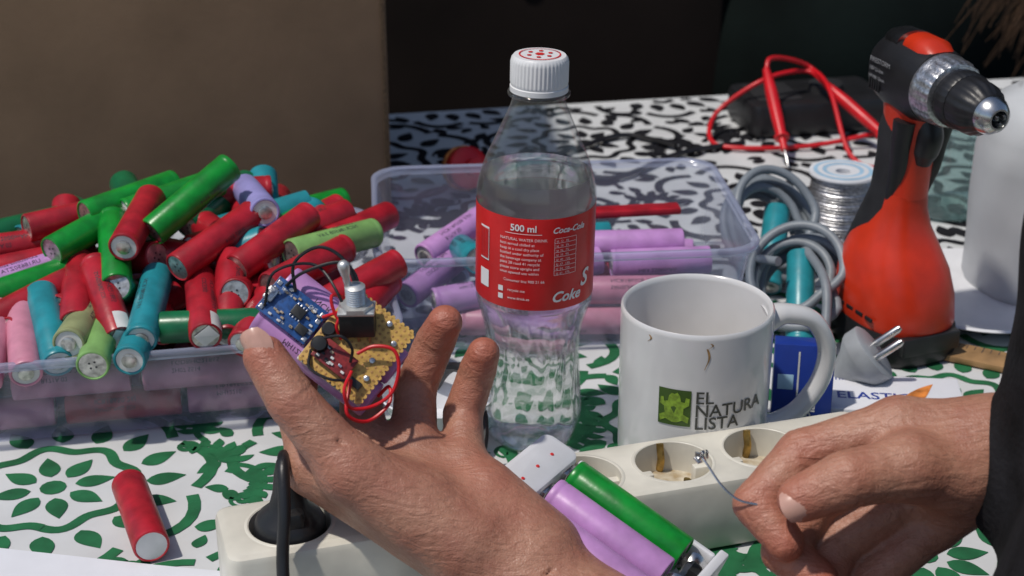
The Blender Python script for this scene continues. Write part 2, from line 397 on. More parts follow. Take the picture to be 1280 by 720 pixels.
def band(path,w0,w1=None):
    polys=[];w1=w0 if w1 is None else w1;n=len(path)
    L=[];R=[]
    for i,(x,y) in enumerate(path):
        x0,y0=path[max(i-1,0)];x1,y1=path[min(i+1,n-1)]
        d=math.hypot(x1-x0,y1-y0)+1e-9;nx,ny=-(y1-y0)/d,(x1-x0)/d
        ww=(w0+(w1-w0)*i/(n-1))/2; L.append((x+nx*ww,y+ny*ww));R.append((x-nx*ww,y-ny*ww))
    for i in range(n-1): polys.append([R[i],R[i+1],L[i+1],L[i]])
    return polys
def spiral(x,y,r,a,turn,w):
    path=[]
    for i in range(26):
        t=i/25; rr=r*(1-t*0.85); aa=a+turn*t*2*math.pi*1.3; path.append((x+rr*math.cos(aa),y+rr*math.sin(aa)))
    return band(path,w*0.4,w)
def rosette(x,y,R,rng):
    P=[]
    k=rng.choice([8,9,10]); a0=rng.random()*6
    P.append([(x+R*0.08*math.cos(t*0.52),y+R*0.08*math.sin(t*0.52)) for t in range(12)])
    for i in range(k):
        a=a0+2*math.pi*i/k; P.append(petal(x+R*.13*math.cos(a),y+R*.13*math.sin(a),a,R*.24,R*.13))
    ring=[(x+R*.46*(1+.07*math.cos(k*(t*math.pi/48)-k*a0))*math.cos(t*math.pi/48),y+R*.46*(1+.07*math.cos(k*(t*math.pi/48)-k*a0))*math.sin(t*math.pi/48)) for t in range(97)]
    P+=band(ring,R*.07)
    m=k*2
    for i in range(m):
        a=a0+2*math.pi*(i+.5)/m; P.append(petal(x+R*.55*math.cos(a),y+R*.55*math.sin(a),a,R*.24,R*.14,curve=0.15))
    for i in range(k):
        a=a0+2*math.pi*i/k; 
        for (rr_,ww_) in ((.86,.075),):
            arc=[(x+R*(rr_+.10*math.sin(math.pi*t/8))*math.cos(a+(t/8-.5)*5.4/k),y+R*(rr_+.10*math.sin(math.pi*t/8))*math.sin(a+(t/8-.5)*5.4/k)) for t in range(9)]
            P+=band(arc,R*ww_)
        P.append(petal(x+R*1.03*math.cos(a),y+R*1.03*math.sin(a),a+.5,R*.20,R*.12,curve=.2))
        P.append(petal(x+R*1.03*math.cos(a+3.14/k),y+R*1.03*math.sin(a+3.14/k),a+3.14/k-.4,R*.16,R*.10,curve=-.2))
    return P
def spray(x,y,a,L,rng,w):
    P=[];path=[];c=rng.choice([-1,1])*rng.uniform(.5,1.3)
    px,py,aa=x,y,a; n=22
    for i in range(n):
        path.append((px,py)); px+=L/n*math.cos(aa);py+=L/n*math.sin(aa);aa+=c*2.6/n
        if i%3==1 and i>1:
            for s in (-1,1): P.append(petal(px,py,aa+s*0.85,L*.27*(1-.5*i/n),L*.13,curve=.2*s))
    P+=band(path,w,w*.5)
    P+=spiral(px,py,L*.15,aa+1.5,c/abs(c),w)
    return P
def cloth(name,x0,x1,y0,y1,z,colr,seed,Rm,step,ox=0,oy=1):
    rng=random.Random(seed); b=Builder()
    b.add(sheet(x0,x1,y0,y1,z,0.25),'clothw',tabT)
    P=[];row=0;y=y0+oy
    while y<y1+Rm:
        x=x0+ox+(step/2 if row%2 else 0)
        while x<x1:
            jx=x+rng.uniform(-.8,.8);jy=y+rng.uniform(-.8,.8)
            P+=rosette(jx,jy,Rm*rng.uniform(.9,1.1),rng)
            for q in range(4):
                a=rng.random()*6.28
                P+=spray(jx+step/2+1.0*math.cos(a),jy+(q-1.5)*1.9+1.0*math.sin(a),a,Rm*.62,rng,Rm*.055)
            x+=step
        y+=step*.80;row+=1
    vs=[];fs=[];k=0
    for p in P:
        if any(q[0]<x0+.2 or q[0]>x1-.2 or q[1]<y0+.2 or q[1]>y1-.2 for q in p): continue
        zz=z+0.03+0.0009*(k%31); k+=1
        area=sum(p[i][0]*p[(i+1)%len(p)][1]-p[(i+1)%len(p)][0]*p[i][1] for i in range(len(p)))
        if area<0: p=p[::-1]
        o=len(vs); vs+=[(q[0],q[1],zz) for q in p]; fs.append(tuple(range(o,o+len(p))))
    b.add((vs,fs),colr,tabT)
    return b.build(name,sharp=30)
cloth('tablecloth',-70,120,tab_y0-0.4,ymid+2,0.0,'clothg',5,8.2,17.5,ox=-1.5,oy=6.5)
cloth('tablecloth',-70,120,ymid+2.2,tab_y1+0.4,0.0,'clothk',9,9.6,19.5,ox=4)
b=Builder(); 
n=60; vs=[];fs=[]
for i in range(n+1):
    x=-70+190*i/n; off=0.8*math.sin(i*.9)
    vs+=[(x,tab_y0-.5,-.05),(x,tab_y0-1.2-off*.5,-8),(x,tab_y0-1.5-off,-20)]
for i in range(n): 
    a=3*i; fs+=[(a,a+1,a+4,a+3),(a+1,a+2,a+5,a+4)]
b.add((vs,fs),'clothw',tabT); b.build('tablecloth_hem')
b=Builder(); vs=[];fs=[];n=160;mz=16
for j in range(mz+1):
    for i in range(n+1):
        x=-170+380*i/n; z=-75+215*j/mz
        y=196+3.2*math.sin(x*.21+.5*math.sin(z*.03))+1.8*math.sin(x*.47+1+z*.01)
        vs.append((x,y,z))
for j in range(mz):
    for i in range(n):
        a=j*(n+1)+i; fs.append((a,a+1,a+n+2,a+n+1))
b.add((vs,fs),'backdrop'); b.build('shade_backdrop')  # added folded sheet, stands in for the shaded scenery behind the table
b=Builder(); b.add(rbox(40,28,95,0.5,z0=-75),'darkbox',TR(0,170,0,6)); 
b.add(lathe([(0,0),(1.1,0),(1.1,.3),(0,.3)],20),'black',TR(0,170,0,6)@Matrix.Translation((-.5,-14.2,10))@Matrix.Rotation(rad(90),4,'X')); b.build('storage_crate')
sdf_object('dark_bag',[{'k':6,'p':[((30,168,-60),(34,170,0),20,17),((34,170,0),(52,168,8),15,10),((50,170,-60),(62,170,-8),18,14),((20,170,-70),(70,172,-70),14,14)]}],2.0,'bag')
# cardboard box
cb=empty('cardboard_box',(-26,124,15))
b=Builder()
Wc,Dc,Hc=30.0,24,34
T0=TR(-25.2,124.0,0.15,5.5)
th=.4
for (w_,d_,x_,y_) in ((Wc,th,0,-Dc/2),(Wc,th,0,Dc/2),(th,Dc-th*1.02,-Wc/2+th/2,0),(th,Dc-th*1.02,Wc/2-th/2,0)):
    b.add(rbox(w_,d_,Hc,.12,z0=0),'card',T0@Matrix.Translation((x_,y_,0)))
b.add(rbox(Wc-th*2.2,Dc-th*1.2,.3,.1,z0=.05),'card',T0)
b.build('walls',cb)
b=Builder()
b.add(rbox(Wc-.4,12,.35,.1),'card',T0@Matrix.Translation((0,Dc/2+4,Hc+4))@Matrix.Rotation(rad(-55),4,'X'))
b.build('flaps',cb)
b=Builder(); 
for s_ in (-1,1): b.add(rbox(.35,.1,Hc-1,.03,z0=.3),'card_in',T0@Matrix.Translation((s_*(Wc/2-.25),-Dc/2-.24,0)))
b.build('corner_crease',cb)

# ------------------------------------------------------------------ battery cells
def add_cell(b,c,d,colr,rng,tag=None,txt=True,pos=False,roll=None):
    T=axisz(c,d)@Matrix.Rotation(rng.random()*6.28 if roll is None else roll,4,'Z')
    prof=[(.74,-3.2),(.80,-3.26),(.88,-3.24),(.92,-3.15),(.92,-2.95),(.895,-2.88),(.92,-2.8),(.92,3.14),(.89,3.23),(.82,3.26),(.76,3.2)]
    if pos: prof=[(a,-z) for a,z in prof][::-1]
    b.add(lathe(prof,26),colr,T)
    zf=3.18
    b.add(lathe([(.79,zf),(0,zf)],26),'nickel' if not pos else 'ring_white',T)
    if pos: b.add(lathe([(.42,zf),(.42,zf+.13),(.34,zf+.17),(0,zf+.17)],20),'nickel',T)
    b.add(lathe([(0,-zf),(.79,-zf)],26),'ring_white' if not pos else 'nickel',T)
    if not pos: b.add(lathe([(0,-zf-.17),(.34,-zf-.17),(.42,-zf-.13),(.42,-zf)],20),'nickel',T)
    if not pos:
        for k in range(4):
            a=k*1.57+.5; b.add(lathe([(.07,0.012),(0,.02)],6),'print',T@Matrix.Translation((.22*math.cos(a),.22*math.sin(a),zf)))
    if txt:
        t1=text(rng.choice(['INR18650-25R','ICR18650 26J','LGDBHG21865','NCR18650B 3.6V','UR18650ZTA','HE4 2500mAh']),.42)
        t2=text(rng.choice(['SAMSUNG SDI','2H07 5514','R171A 02','MH12210','CDCE26JS']),.36)
        for t,off in ((t1,0),(t2,.55)):
            vs=[(.928*math.cos(off+y/.92),.928*math.sin(off+y/.92),x-1.6) for x,y,_ in t[0]]
            b.add((vs,t[1]),'print',T)
    if tag:
        b.add(rbox(1.1,.9,.05,.02),'ring_white',T@Matrix.Translation((0.1,0,zf+.05)))
        vs=[];fs=[]
        for i in range(7):
            a=-.5+i/6*1.0; vs+=[(.94*math.cos(a),.94*math.sin(a),1.9),(.94*math.cos(a),.94*math.sin(a),3.24)]
        for i in range(6): fs.append((2*i,2*i+2,2*i+3,2*i+1))
        b.add((vs,fs),'ring_white',T)
rng=random.Random(3)
def tub(name,c,w_,d_,h,yaw,r=2.2):
    T=TR(c[0],c[1],0.1,yaw)
    lo_=[(1.7,0.06),(1.1,0.12),(.95,.5),(.55,h*.45),(0.1,h-.9),(.02,h-.55)]
    hi_=[(.02,h-.55),(-.30,h-.5),(-.36,h-.3),(-.36,h-.08),(-.28,h),(-.06,h),(.02,h-.12)]
    e=empty(name,(c[0],c[1],0))
    rings=[rrect(w_-2*k,d_-2*k,max(.5,r-k*.5),z,7) for k,z in lo_]
    vf=loft(rings,cap=False); n=len(rings[0]); 
    b=Builder(); b.add((vf[0],vf[1]+[tuple(range(n))[::-1]]),'tub',T); b.build('tub_wall',e,sharp=50)
    rings=[rrect(w_-2*k,d_-2*k,r,z,7) for k,z in hi_]
    b=Builder(); b.add(loft(rings,cap=False),'tubrim',T); b.build('tub_rim',e,sharp=70)
tub('plastic_tub',(-23,89.4),30,20,5.6,11)
tub('plastic_tub',(2.9,98.6),23.5,16.5,7.0,5)
def zs(x,y): return 5+5.5*math.exp(-(((x+20)/13)**2+((y-94)/11)**2))
pile=empty('battery_pile',(-22,89,5))
L=[('cell_red',-28.2,84.2,0,(-4,-4,-1),0),('cell_green',-25.3,89.5,.3,(-3,-4.5,-.6),0),('cell_green',-23.5,87.3,.2,(1.2,-5,-1.5),0),
('cell_red',-22.2,88.3,1.1,(-.3,-6,-.6),0),('cell_green',-19.1,89.3,1.7,(-3.8,-4,-2.4),0),('cell_blue',-15.9,92.5,.1,(2,-5.5,.6),0),
('cell_red',-17.5,87.6,.5,(-3.3,-4.5,-1.2),0),('cell_red',-14.2,88.3,.5,(-3.3,-4.5,-1.2),0),('cell_red',-12,86.6,.6,(-3.8,-5,-.3),0),
('cell_lime',-10.8,89.5,.5,(-3,-3,.3),0),('cell_red',-23.3,83.7,0,(2,-4.5,-1.8),1),('cell_teal',-20.7,83.1,0,(.2,-5.5,-1),0),
('cell_teal',-26.2,81.9,0,(2,-5,-1.5),0),('cell_red',-17.7,83.2,0,(1.2,-5.5,-.8),1),('cell_olive',-24.4,82.4,-.2,(0,-6,.3),0),
('cell_teal',-21,81.8,-.6,(0,-6,-.3),0),('cell_dgreen',-16.6,81.9,-.1,(6,.6,0),0),('cell_red',-28.3,88.4,-.3,(5,3,0),0),
('cell_lav',-29.3,86.4,.3,(-4.5,-3,-.5),0),('cell_green',-28.9,85.4,.3,(-4.5,-3,-.6),0),('cell_red',-9.2,86,.4,(-4,-3.5,-1),0),
('cell_red',-16.3,84.3,-.2,(.5,-5,-2),0),('cell_green',-20.9,92.5,-.2,(-4,-3,-.5),0),('cell_pink',-27.6,81.4,-.2,(1.5,-5,-1.2),0),
('cell_lime',-23.2,81.4,-.5,(.5,-6,-.3),0),('cell_pink',-29.2,81.0,-.2,(.6,-5,-1.2),0),('cell_red',-14.4,83.4,-.2,(-1,-5,-1),0),
('cell_red',-11,84,-.1,(-3,-5,-.5),0),('cell_red',-8.6,85.2,-.2,(-2,-5,-.5),1),('cell_red',-25.3,85,-.2,(1,-5,-1),0),
('cell_green',-14,92,-1.0,(-3,-5,0),0),('cell_red',-12.6,91.3,-.3,(-4,-4,-.5),0),('cell_green',-23.5,92.3,.1,(-4,-4,-.3),0),
('cell_lav',-31,83.5,0,(3,-5,-.5),0),('cell_red',-32,86.5,0,(4,-4,-.5),0),('cell_teal',-34,84,-1,(3,-5,-.5),0),
('cell_red',-30.5,90.5,.1,(5,2,0),0),('cell_red',-27,92.5,-.2,(-4,-3,0),0),('cell_dgreen',-31.5,93.5,0,(4,3,0),0),('cell_red',-18.5,95,-.9,(5,1,0),0),('cell_green',-13.5,95.5,-1.2,(-4,-3,0),0),('cell_red',-9.8,92.6,.0,(-3,-4,0),0)]
b=Builder()
for (c_,x,y,dz,d,tg) in L: add_cell(b,(x,y,zs(x,y)+dz-.2),d,c_,rng,tag=tg,pos=(c_ in('cell_teal','cell_blue','cell_olive') or rng.random()<.25))
b.build('pile_top_cells',pile)
b=Builder()
eT=TR(-23,89.4,0,11)
for i,(cc,lx,z) in enumerate((('cell_pink',-11,3.1),('cell_pink',-3.6,3.2),('cell_pink',3.6,3.1),('cell_dgreen',10.4,3.2),('cell_pink',-8,1.2),('cell_red',-.9,1.2),('cell_pink',6.0,1.2),('cell_teal',-11.5,1.2))):
    p0=eT@Vector((lx,-7.9+(.1 if z>2 else .5),z)); d=eT.to_3x3()@Vector((1,0,0)); add_cell(b,p0,d,cc,rng,pos=rng.random()<.5,roll=rng.uniform(-1,1))
for lay in range(3):
    for i in range(16):
        lx=rng.uniform(-10.5,10.5); ly=rng.uniform(-3.5,6.5); z=1.2+lay*1.9
        p0=eT@Vector((lx,ly,z))
        if z>zs(p0.x,p0.y)-1.6: continue
        add_cell(b,p0,(rng.uniform(-1,1),rng.uniform(-1,1),rng.uniform(-.12,.12)),rng.choice(['cell_red','cell_pink','cell_teal','cell_green','cell_lav','cell_red']),rng,txt=False)
for i in range(52):
    lx=-11+22*rng.random(); ly=rng.uniform(-5.0,7.5); p0=eT@Vector((lx,ly,0)); z=zs(p0.x,p0.y)-(1.7 if i%2 else 2.3)
    add_cell(b,(p0.x,p0.y,z),(rng.uniform(-1,1),rng.uniform(-1,1),rng.uniform(-.25,.25)),rng.choice(['cell_red','cell_red','cell_teal','cell_dgreen','cell_red','cell_red']),rng,txt=False)
b.build('pile_inner_cells',pile)
sp=empty('battery_pile',(3,98,2)); b=Builder(); cT=TR(2.9,98.6,0,5)
CL=[('cell_lav',-6.5,1,4.6,(3.5,4,1)),('cell_lav',-8,-2,3.2,(3.2,4.5,.8)),('cell_teal',-6.0,-2.2,4.6,(1,-4,1)),('cell_pink',-4.4,-2,3.0,(2,-5,.5)),
('cell_pink',-2.5,1,2.6,(6,1,0)),('cell_lav',5.0,-1.5,4.6,(6,.4,0)),('cell_lav',6.5,-3.3,4.0,(6,.6,0)),('cell_lav',6.2,1,3.0,(6,-.6,0)),('cell_pink',4.5,-5.4,3.0,(6,.2,0)),
('cell_teal',6.6,-5.9,1.2,(6,.3,0)),('cell_pink',-3.5,-5.6,1.2,(6,0,0)),('cell_lav',-5.2,-4.7,2.8,(5,1.5,.3)),('cell_red',1.2,-1.6,2.8,(6,.2,0)),
('cell_lav',1.6,3.0,1.2,(6,0,0)),('cell_lav',-7.2,4,1.3,(1,6,0)),('cell_pink',8.2,3,1.3,(1,6,0)),('cell_lav',-.5,-3.2,3.6,(6,2,.6)),('cell_teal',1,3.8,3.0,(6,1,0)),('cell_pink',0.4,-5.8,1.2,(6,.1,0))]
for (cc,x,y,z,d) in CL:
    add_cell(b,cT@Vector((x,y,z+.2)),d,cc,rng,txt=True)
b.add(rbox(6.5,1.3,.5,.15),'cell_red',cT@TR(5.3,1.2,5.8,3)); 
b.build('tub_cells',sp)
b=Builder(); add_cell(b,(-19.1,70.3,1.0),(2.45,-6.0,0),'cell_red',rng,tag=False,roll=2.0); 
b.add(lathe([(0.78,0),(0,.0)],24),'ring_white',axisz((-19.1,70.3,1.0),(2.45,-6.0,0))@Matrix.Translation((0,0,3.215)))
b.build('battery_cell')

# ------------------------------------------------------------------ bottle
bo=(1.05,80.3)
BT=TR(bo[0],bo[1],0.1)@Matrix.Rotation(rad(1.0),4,'Y')
prof=[(0,.55),(1.0,.45),(1.7,.12),(2.1,.02),(2.5,.18),(2.72,.7),(2.8,1.5),(2.78,2.4),(2.68,3.5),(2.58,4.6),(2.54,5.6),(2.6,6.5),(2.78,7.4),(3.02,8.2),(3.18,8.75),(3.2,9.0),(3.17,9.15),(3.17,14.5),(3.22,14.7),(3.2,15.1),(3.02,15.9),(2.72,16.8),(2.4,17.5),(2.05,18.3),(1.75,19.0),(1.5,19.6),(1.38,20.0),(1.36,20.2)]
def bmod(off=0):
    def f(r,z,a):
        if z<8.4:
            e=math.sin(math.pi*min(1,max(0,z)/8.4))
            r=r*(1+.026*e*math.cos(12*a+1.2*math.sin(z*.7)))
            if z<1.4: r*=1-.10*(1.4-max(z,0))/1.4*abs(math.cos(2.5*a))
        return r-off
    return f
def dense(pf,st=.25):
    out=[pf[0]]
    for (a,b_) in zip(pf[:-1],pf[1:]):
        k=max(1,int(math.hypot(b_[0]-a[0],b_[1]-a[1])/st))
        for i in range(1,k+1): out.append((a[0]+(b_[0]-a[0])*i/k,a[1]+(b_[1]-a[1])*i/k))
    return out
bottle=empty('water_bottle',(bo[0],bo[1],0))
b=Builder(); b.add(lathe(dense(prof),96,bmod(0)),'pet',BT); b.add(lathe([(1.36,20.2),(1.62,20.22),(1.66,20.32),(1.62,20.42),(1.3,20.44)],48),'pet',BT); b.build('bottle_shell',bottle,sharp=180)
wp=[(max(0,r-.07),z+.07) for r,z in prof if z<15.95]; wp.append((0,wp[-1][1]))
b=Builder(); b.add(lathe(dense(wp),96,bmod(0)),'water',BT); b.build('water',bottle,sharp=60)
b=Builder()
capm=lambda r,z,a: r*(1+(.018*math.cos(44*a) if 20.9<z<22.1 and r>1.4 else 0))
b.add(lathe([(1.42,20.42),(1.53,20.45),(1.53,20.72),(1.47,20.76),(1.50,20.82),(1.50,20.95),(1.50,22.0),(1.47,22.2),(1.36,22.33),(0,22.36)],220,capm),'cap',BT)
b.add(lathe([(1.10,22.375),(1.02,22.385)],60),'capred',BT)
b.add(lathe([(.26,22.385),(0,22.39)],6),'capred',BT)
for i in range(6):
    a=i*math.pi/3+.4; b.add(lathe([(.14,0),(0,.005)],5),'capred',BT@Matrix.Translation((.6*math.cos(a),.6*math.sin(a),22.385)))
b.build('screw_cap',bottle)
b=Builder(); lab=[(3.215,9.25),(3.225,9.3),(3.225,14.4),(3.215,14.45)]
b.add(lathe(lab,96),'label',BT)
b.add(lathe([(3.195,14.42),(3.195,9.28)],96),'labelback',BT)
R=3.26; fa=-math.pi/2
def lb(vf,ang,z,m='labelwhite',s=1): b.add(wrapcyl(vf,R,fa+ang,z,s),m,BT)
lb(text('500 ml',.52,'CENTER',.012),-.22,13.75)
lb(rectpatch(2.0,.03),-.22,13.6)
ltxt=['NATURAL WATER DRINK','best served chilled at','keep in a cool dry place','bottled under authority of','the beverage company at','plant 28 road 41 recycle','please store upright and','once opened use within']
for i,s_ in enumerate(ltxt): lb(text(s_,.225,'LEFT',.0),-.62,13.2-.27*i)
lb(text('Consumer line 900 21 66',.22,'LEFT',.0),-.55,10.85)
for i in range(2):
    lb(rectpatch(.3,.3),-.60,10.35-.45*i); 
    lb(text(['recycle me','www.drink.es'][i],.22,'LEFT'),-.47,10.28-.45*i)
lb(text('Coca-Cola',.46,'LEFT',.012,.4),.25,13.65)
for i in range(9):
    lb(rectpatch(1.25,.02),.50,13.35-.26*i); 
    if i<8: lb(text('kJ  %d   %d%%'%(12+7*i,3+2*i),.17,'LEFT'),.33,13.13-.26*i)
lb(rectpatch(.02,2.1),.30,12.3); lb(rectpatch(.02,2.1),.70,12.3)
lb(text('Coke',.82,'LEFT',.022,.35),.26,9.72)
lb(text('S',1.3,'LEFT',.03,.3),.82,10.3)
lb(rectpatch(.75,1.9),-.98,12.6); lb(rectpatch(.75,1.0),-.98,10.6)
for i in range(9): b.add(wrapcyl(rectpatch(.045 if i%2 else .08,1.7),R+.02,fa-1.08+.024*i,12.6),'label',BT)
b.build('label',bottle)

# ------------------------------------------------------------------ mug
mx,my=9.9,77.5; MT=TR(mx,my,0.1)
mug=empty('coffee_mug',(mx,my,0)); b=Builder()
b.add(lathe([(0,.35),(3.3,.35),(3.5,0),(3.75,.05),(4.0,.5),(4.05,1),(4.1,9.2),(4.08,9.4),(3.98,9.5),(3.86,9.42),(3.8,9.2),(3.76,1.2),(3.4,.6),(0,.55)],96),'porcelain',MT)
hp=[(3.9,0,8.2),(5.0,-.05,8.45),(6.6,-.1,7.9),(7.5,-.15,6.2),(7.3,-.1,4.2),(6.2,-.05,2.5),(4.9,0,1.7),(3.9,0,1.6)]
b.add(sweep([Vector(p) for p in hp],[.75,.55,.5,.5,.5,.5,.55,.75],n=20,sub=8,flat=1.3,ref=(0,0,1)),'porcelain',MT@Matrix.Rotation(rad(12),4,'Z'))
b.build('mug_body',mug,sharp=50)
b=Builder(); R=4.105
fr=-math.pi/2
def mb(vf,ang,z,m='mugprint',rr=R,s=1): b.add(wrapcyl(vf,rr+.012,fr+ang,z,s),m,MT)
mb(rectpatch(1.75,2.1,0,0,10),-.36,5.3,'mug_green')
frog=[(-.1,-.85),(-.45,-.7),(-.75,-.9),(-.8,-.55),(-.5,-.35),(-.55,0),(-.8,.15),(-.75,.5),(-.6,.55),(-.55,.3),(-.35,.35),(-.3,.65),(-.15,.85),(0,.8),(.15,.9),(.3,.7),(.35,.4),(.55,.35),(.6,.65),(.8,.6),(.78,.2),(.5,0),(.5,-.35),(.8,-.5),(.75,-.85),(.45,-.7),(.15,-.85)]
mb(([(x_,y_,0) for x_,y_ in frog],[tuple(range(len(frog)))]),-.36,5.3,'frog',R+.03)
for i,(s_,z_) in enumerate((('EL',5.62),('NATURA',4.87),('LISTA',4.12))):
    mb(text(s_,1.0,'LEFT',.012),-.10,z_)
mb(text('calzado',.48,'LEFT'),-.08,3.45)
b.build('logo_print',mug)
b=Builder()
for (an,z0,z1,wd) in ((.02,8.8,7.6,.05),(.06,9.1,8.8,.04),(-.75,9.1,8.7,.05)):
    vs=[];fs=[]
    for i in range(9):
        t=i/8; z=z0+(z1-z0)*t; ww=wd*(1-.5*t)*(1+.4*math.sin(5*t)); a=fr+an+.03*math.sin(4*t)
        for s_ in (-1,1): vs.append(((R+.015)*math.cos(a+s_*ww/R),(R+.015)*math.sin(a+s_*ww/R),z))
    for i in range(8): fs.append((2*i,2*i+1,2*i+3,2*i+2))
    b.add((vs,fs),'stain',MT)
b.add(lathe([(3.70,3.0),(0,3.0)],60),'stain',MT)
b.build('coffee_stains',mug)

# ------------------------------------------------------------------ power strip with recessed sockets
strip=empty('power_strip',(0,68,2))
yaw=math.degrees(math.atan2(.293,.956)); ST=TR(-10.5,64.6,0.1,yaw)
pitch=4.88; Lst=pitch*5+3.2+6.5
b=Builder(); b.add(rbox(Lst,5.1,4.0,.35,.7),'white_pl',ST@Matrix.Translation((-3.3+Lst/2,0,0))); body=b.build('strip_body',strip,sharp=35)
cut=Builder()
for i in range(6): cut.add(lathe([(0,-1.6),(1.83,-1.6),(1.95,0),(2.0,1),(0,1)],48),'white_pl',ST@Matrix.Translation((i*pitch,0,4.0)))
co=cut.build('cutter'); bm_=body.modifiers.new('b','BOOLEAN'); bm_.object=co; bm_.operation='DIFFERENCE'; bm_.solver='EXACT'
bpy.context.view_layer.update()
nm=bpy.data.meshes.new_from_object(body.evaluated_get(bpy.context.evaluated_depsgraph_get()))
body.modifiers.clear(); body.data=nm; bpy.data.objects.remove(co)
try: nm.set_sharp_from_angle(angle=rad(30))
except Exception: pass
b=Builder()
for i in range(6):
    T=ST@Matrix.Translation((i*pitch,0,4.0))
    b.add(lathe([(1.84,-1.57),(0,-1.57)],40),'socket_in',T)
    b.add(lathe([(1.95,-.02),(2.0,.03),(2.1,.03),(2.14,0)],48),'white_pl',T)
    if i==0: continue
    for s_ in (-1,1):
        b.add(lathe([(.27,-1.55),(0,-1.55)],16),'chip',T@Matrix.Translation((s_*.95,0,0)))
        b.add(sweep([(0,s_*1.78,-1.5),(0,s_*1.62,-.8),(0,s_*1.80,-.25),(0,s_*1.86,.02)],.13,n=8,flat=1.6),'brass',T)
        b.add(rbox(.9,.5,1.1,.08,z0=-1.56),'white_pl',T@Matrix.Translation((s_*1.55,0,0)))
b.build('socket_contacts',strip)
b=Builder(); b.add(rbox(2.0,1.6,.35,.12,z0=3.98),'white_pl',ST@Matrix.Translation((pitch*5+4.9,0,0))); b.build('rocker_switch',strip)
plug=empty('power_plug',(-10.5,64.6,4)); b=Builder()
PT=ST@Matrix.Translation((0,0,2.55))
b.add(lathe([(0,0),(1.62,0),(1.7,.2),(1.7,1.5),(1.5,1.9),(.95,2.4),(.72,3.2),(.6,4.2),(.45,4.8),(0,4.9)],32),'black',PT)
b.add(rbox(1.1,2.9,1.2,.3,z0=1.5),'black',PT)
b.build('plug_body',plug)
b=Builder(); q=PT.to_translation()
b.add(sweep([q+Vector((0,0,4.6)),q+Vector((.0,-.4,5.3)),q+Vector((.1,-1.5,5.2)),q+Vector((.2,-2.6,3.6)),q+Vector((.1,-3.4,1.4)),q+Vector((.3,-4.6,-1.0)),q+Vector((.6,-6.5,-4)),q+Vector((1,-8,-20))],.3,n=12),'black')
b.build('plug_cord',plug)

# ------------------------------------------------------------------ charger with cells
ch=empty('battery_charger',(5.5,65.5,4))
Adir=Vector((.79,-.48,-.37)).normalized(); Sd=Vector((-.56,-.80,.06)); Y=-Sd
Zc=Adir.cross(Y).normalized(); Yc=Zc.cross(Adir).normalized()
o=Vector((5.45,65.4,4.0)); CT=Matrix(((Adir.x,Yc.x,Zc.x,o.x),(Adir.y,Yc.y,Zc.y,o.y),(Adir.z,Yc.z,Zc.z,o.z),(0,0,0,1)))
def cbx(w_,d_,h_,x,y,z,m='white_ch',r=.15,vr=None): b.add(rbox(w_,d_,h_,r,vr),m,CT@Matrix.Translation((x,y,z)))
b=Builder()
cbx(11.2,9.2,.8,-.4,-3.15,-1.75,r=.2,vr=.6)
cbx(2.2,9.2,1.35,-4.7,-3.15,-.93,r=.3,vr=.6)
cbx(.5,9.2,1.5,4.75,-3.15,-.93,r=.12)
cbx(8.0,.4,1.1,.45,1.22,-.93); cbx(8.0,.4,1.1,.45,-7.5,-.93)
for k in range(1,4): cbx(7.8,.16,.5,.5,-2.1*k+1.05,-.94,r=.05)
b.build('charger_body',ch)
b=Builder()
for k in range(4): b.add(lathe([(.10,0),(.08,.04),(0,.05)],14),'capred' if k in(0,1,2) else 'cell_green',CT@Matrix.Translation((-4.6,-1.4*k,.425)))
for k in range(4):
    b.add(sweep([(3.45,-2.1*k-.25,-.6),(3.5,-2.1*k-.2,.1),(3.9,-2.1*k,.35),(4.4,-2.1*k+.2,.0),(4.4,-2.1*k+.2,-.7)],.09,n=6,flat=3),'steel',CT)
    b.add(rbox(.25,1.0,1.0,.05),'steel',CT@Matrix.Translation((-3.45,-2.1*k,-.7)))
    b.add(rbox(.6,.9,.8,.05),'chip',CT@Matrix.Translation((4.2,-2.1*k,-.9)))
b.build('contacts_and_leds',ch)
b=Builder()
for k,cc in enumerate(('cell_green','cell_lav','cell_lav')):
    p0=CT@Vector((.05,-2.1*k,.05)); add_cell(b,p0,Adir,cc,rng,roll=2.2)
b.build('charging_cells',ch)

# ------------------------------------------------------------------ drill
dr=empty('cordless_drill',(24.6,93,0)); DT=TR(24.2,93,0.1,-67)
b=Builder()
rings=[sring((.3,0),4.0,3.1,0,3,40),sring((.3,0),4.15,3.2,.3,3,40),sring((.3,0),4.15,3.2,1.5,3,40),sring((.3,0),4.0,3.1,2.0,3,40)]
b.add(loft(rings),'black',DT)
rings=[]
for (z,cx,rx,ry) in ((1.9,.3,3.95,3.05),(2.4,.3,4.1,3.15),(4.0,.15,4.0,3.1),(5.4,-.1,3.65,2.9),(6.8,-.3,2.9,2.4),(8.0,-.3,2.2,1.85),(9.2,-.2,1.8,1.5),(10.2,-.1,1.65,1.38)):
    rings.append(sring((cx,0),rx,ry,z,2.5,40))
b.add(loft(rings),'orange',DT)
b.add(rbox(.6,4.2,1.2,.1,z0=.9),'black',DT@Matrix.Translation((4.2,0,0)))
for k in range(5): b.add(rbox(.7,.14,.25,.04,z0=2.6),'black',DT@Matrix.Translation((-2+1.0*k,-3.1,0)))
b.build('battery_base',dr)
b=Builder(); rings=[]
for (z,cx,rx,ry) in ((10.0,-.1,1.68,1.36),(11,0,1.62,1.36),(12.5,.1,1.65,1.36),(14,.2,1.8,1.45),(15.2,.3,2.0,1.55),(16.2,.4,2.2,1.65)):
    rings.append(sring((cx,0),rx,ry,z,2.4,40))
b.add(loft(rings),'orange',DT)
b.build('handle',dr)
b=Builder(); rings=[]
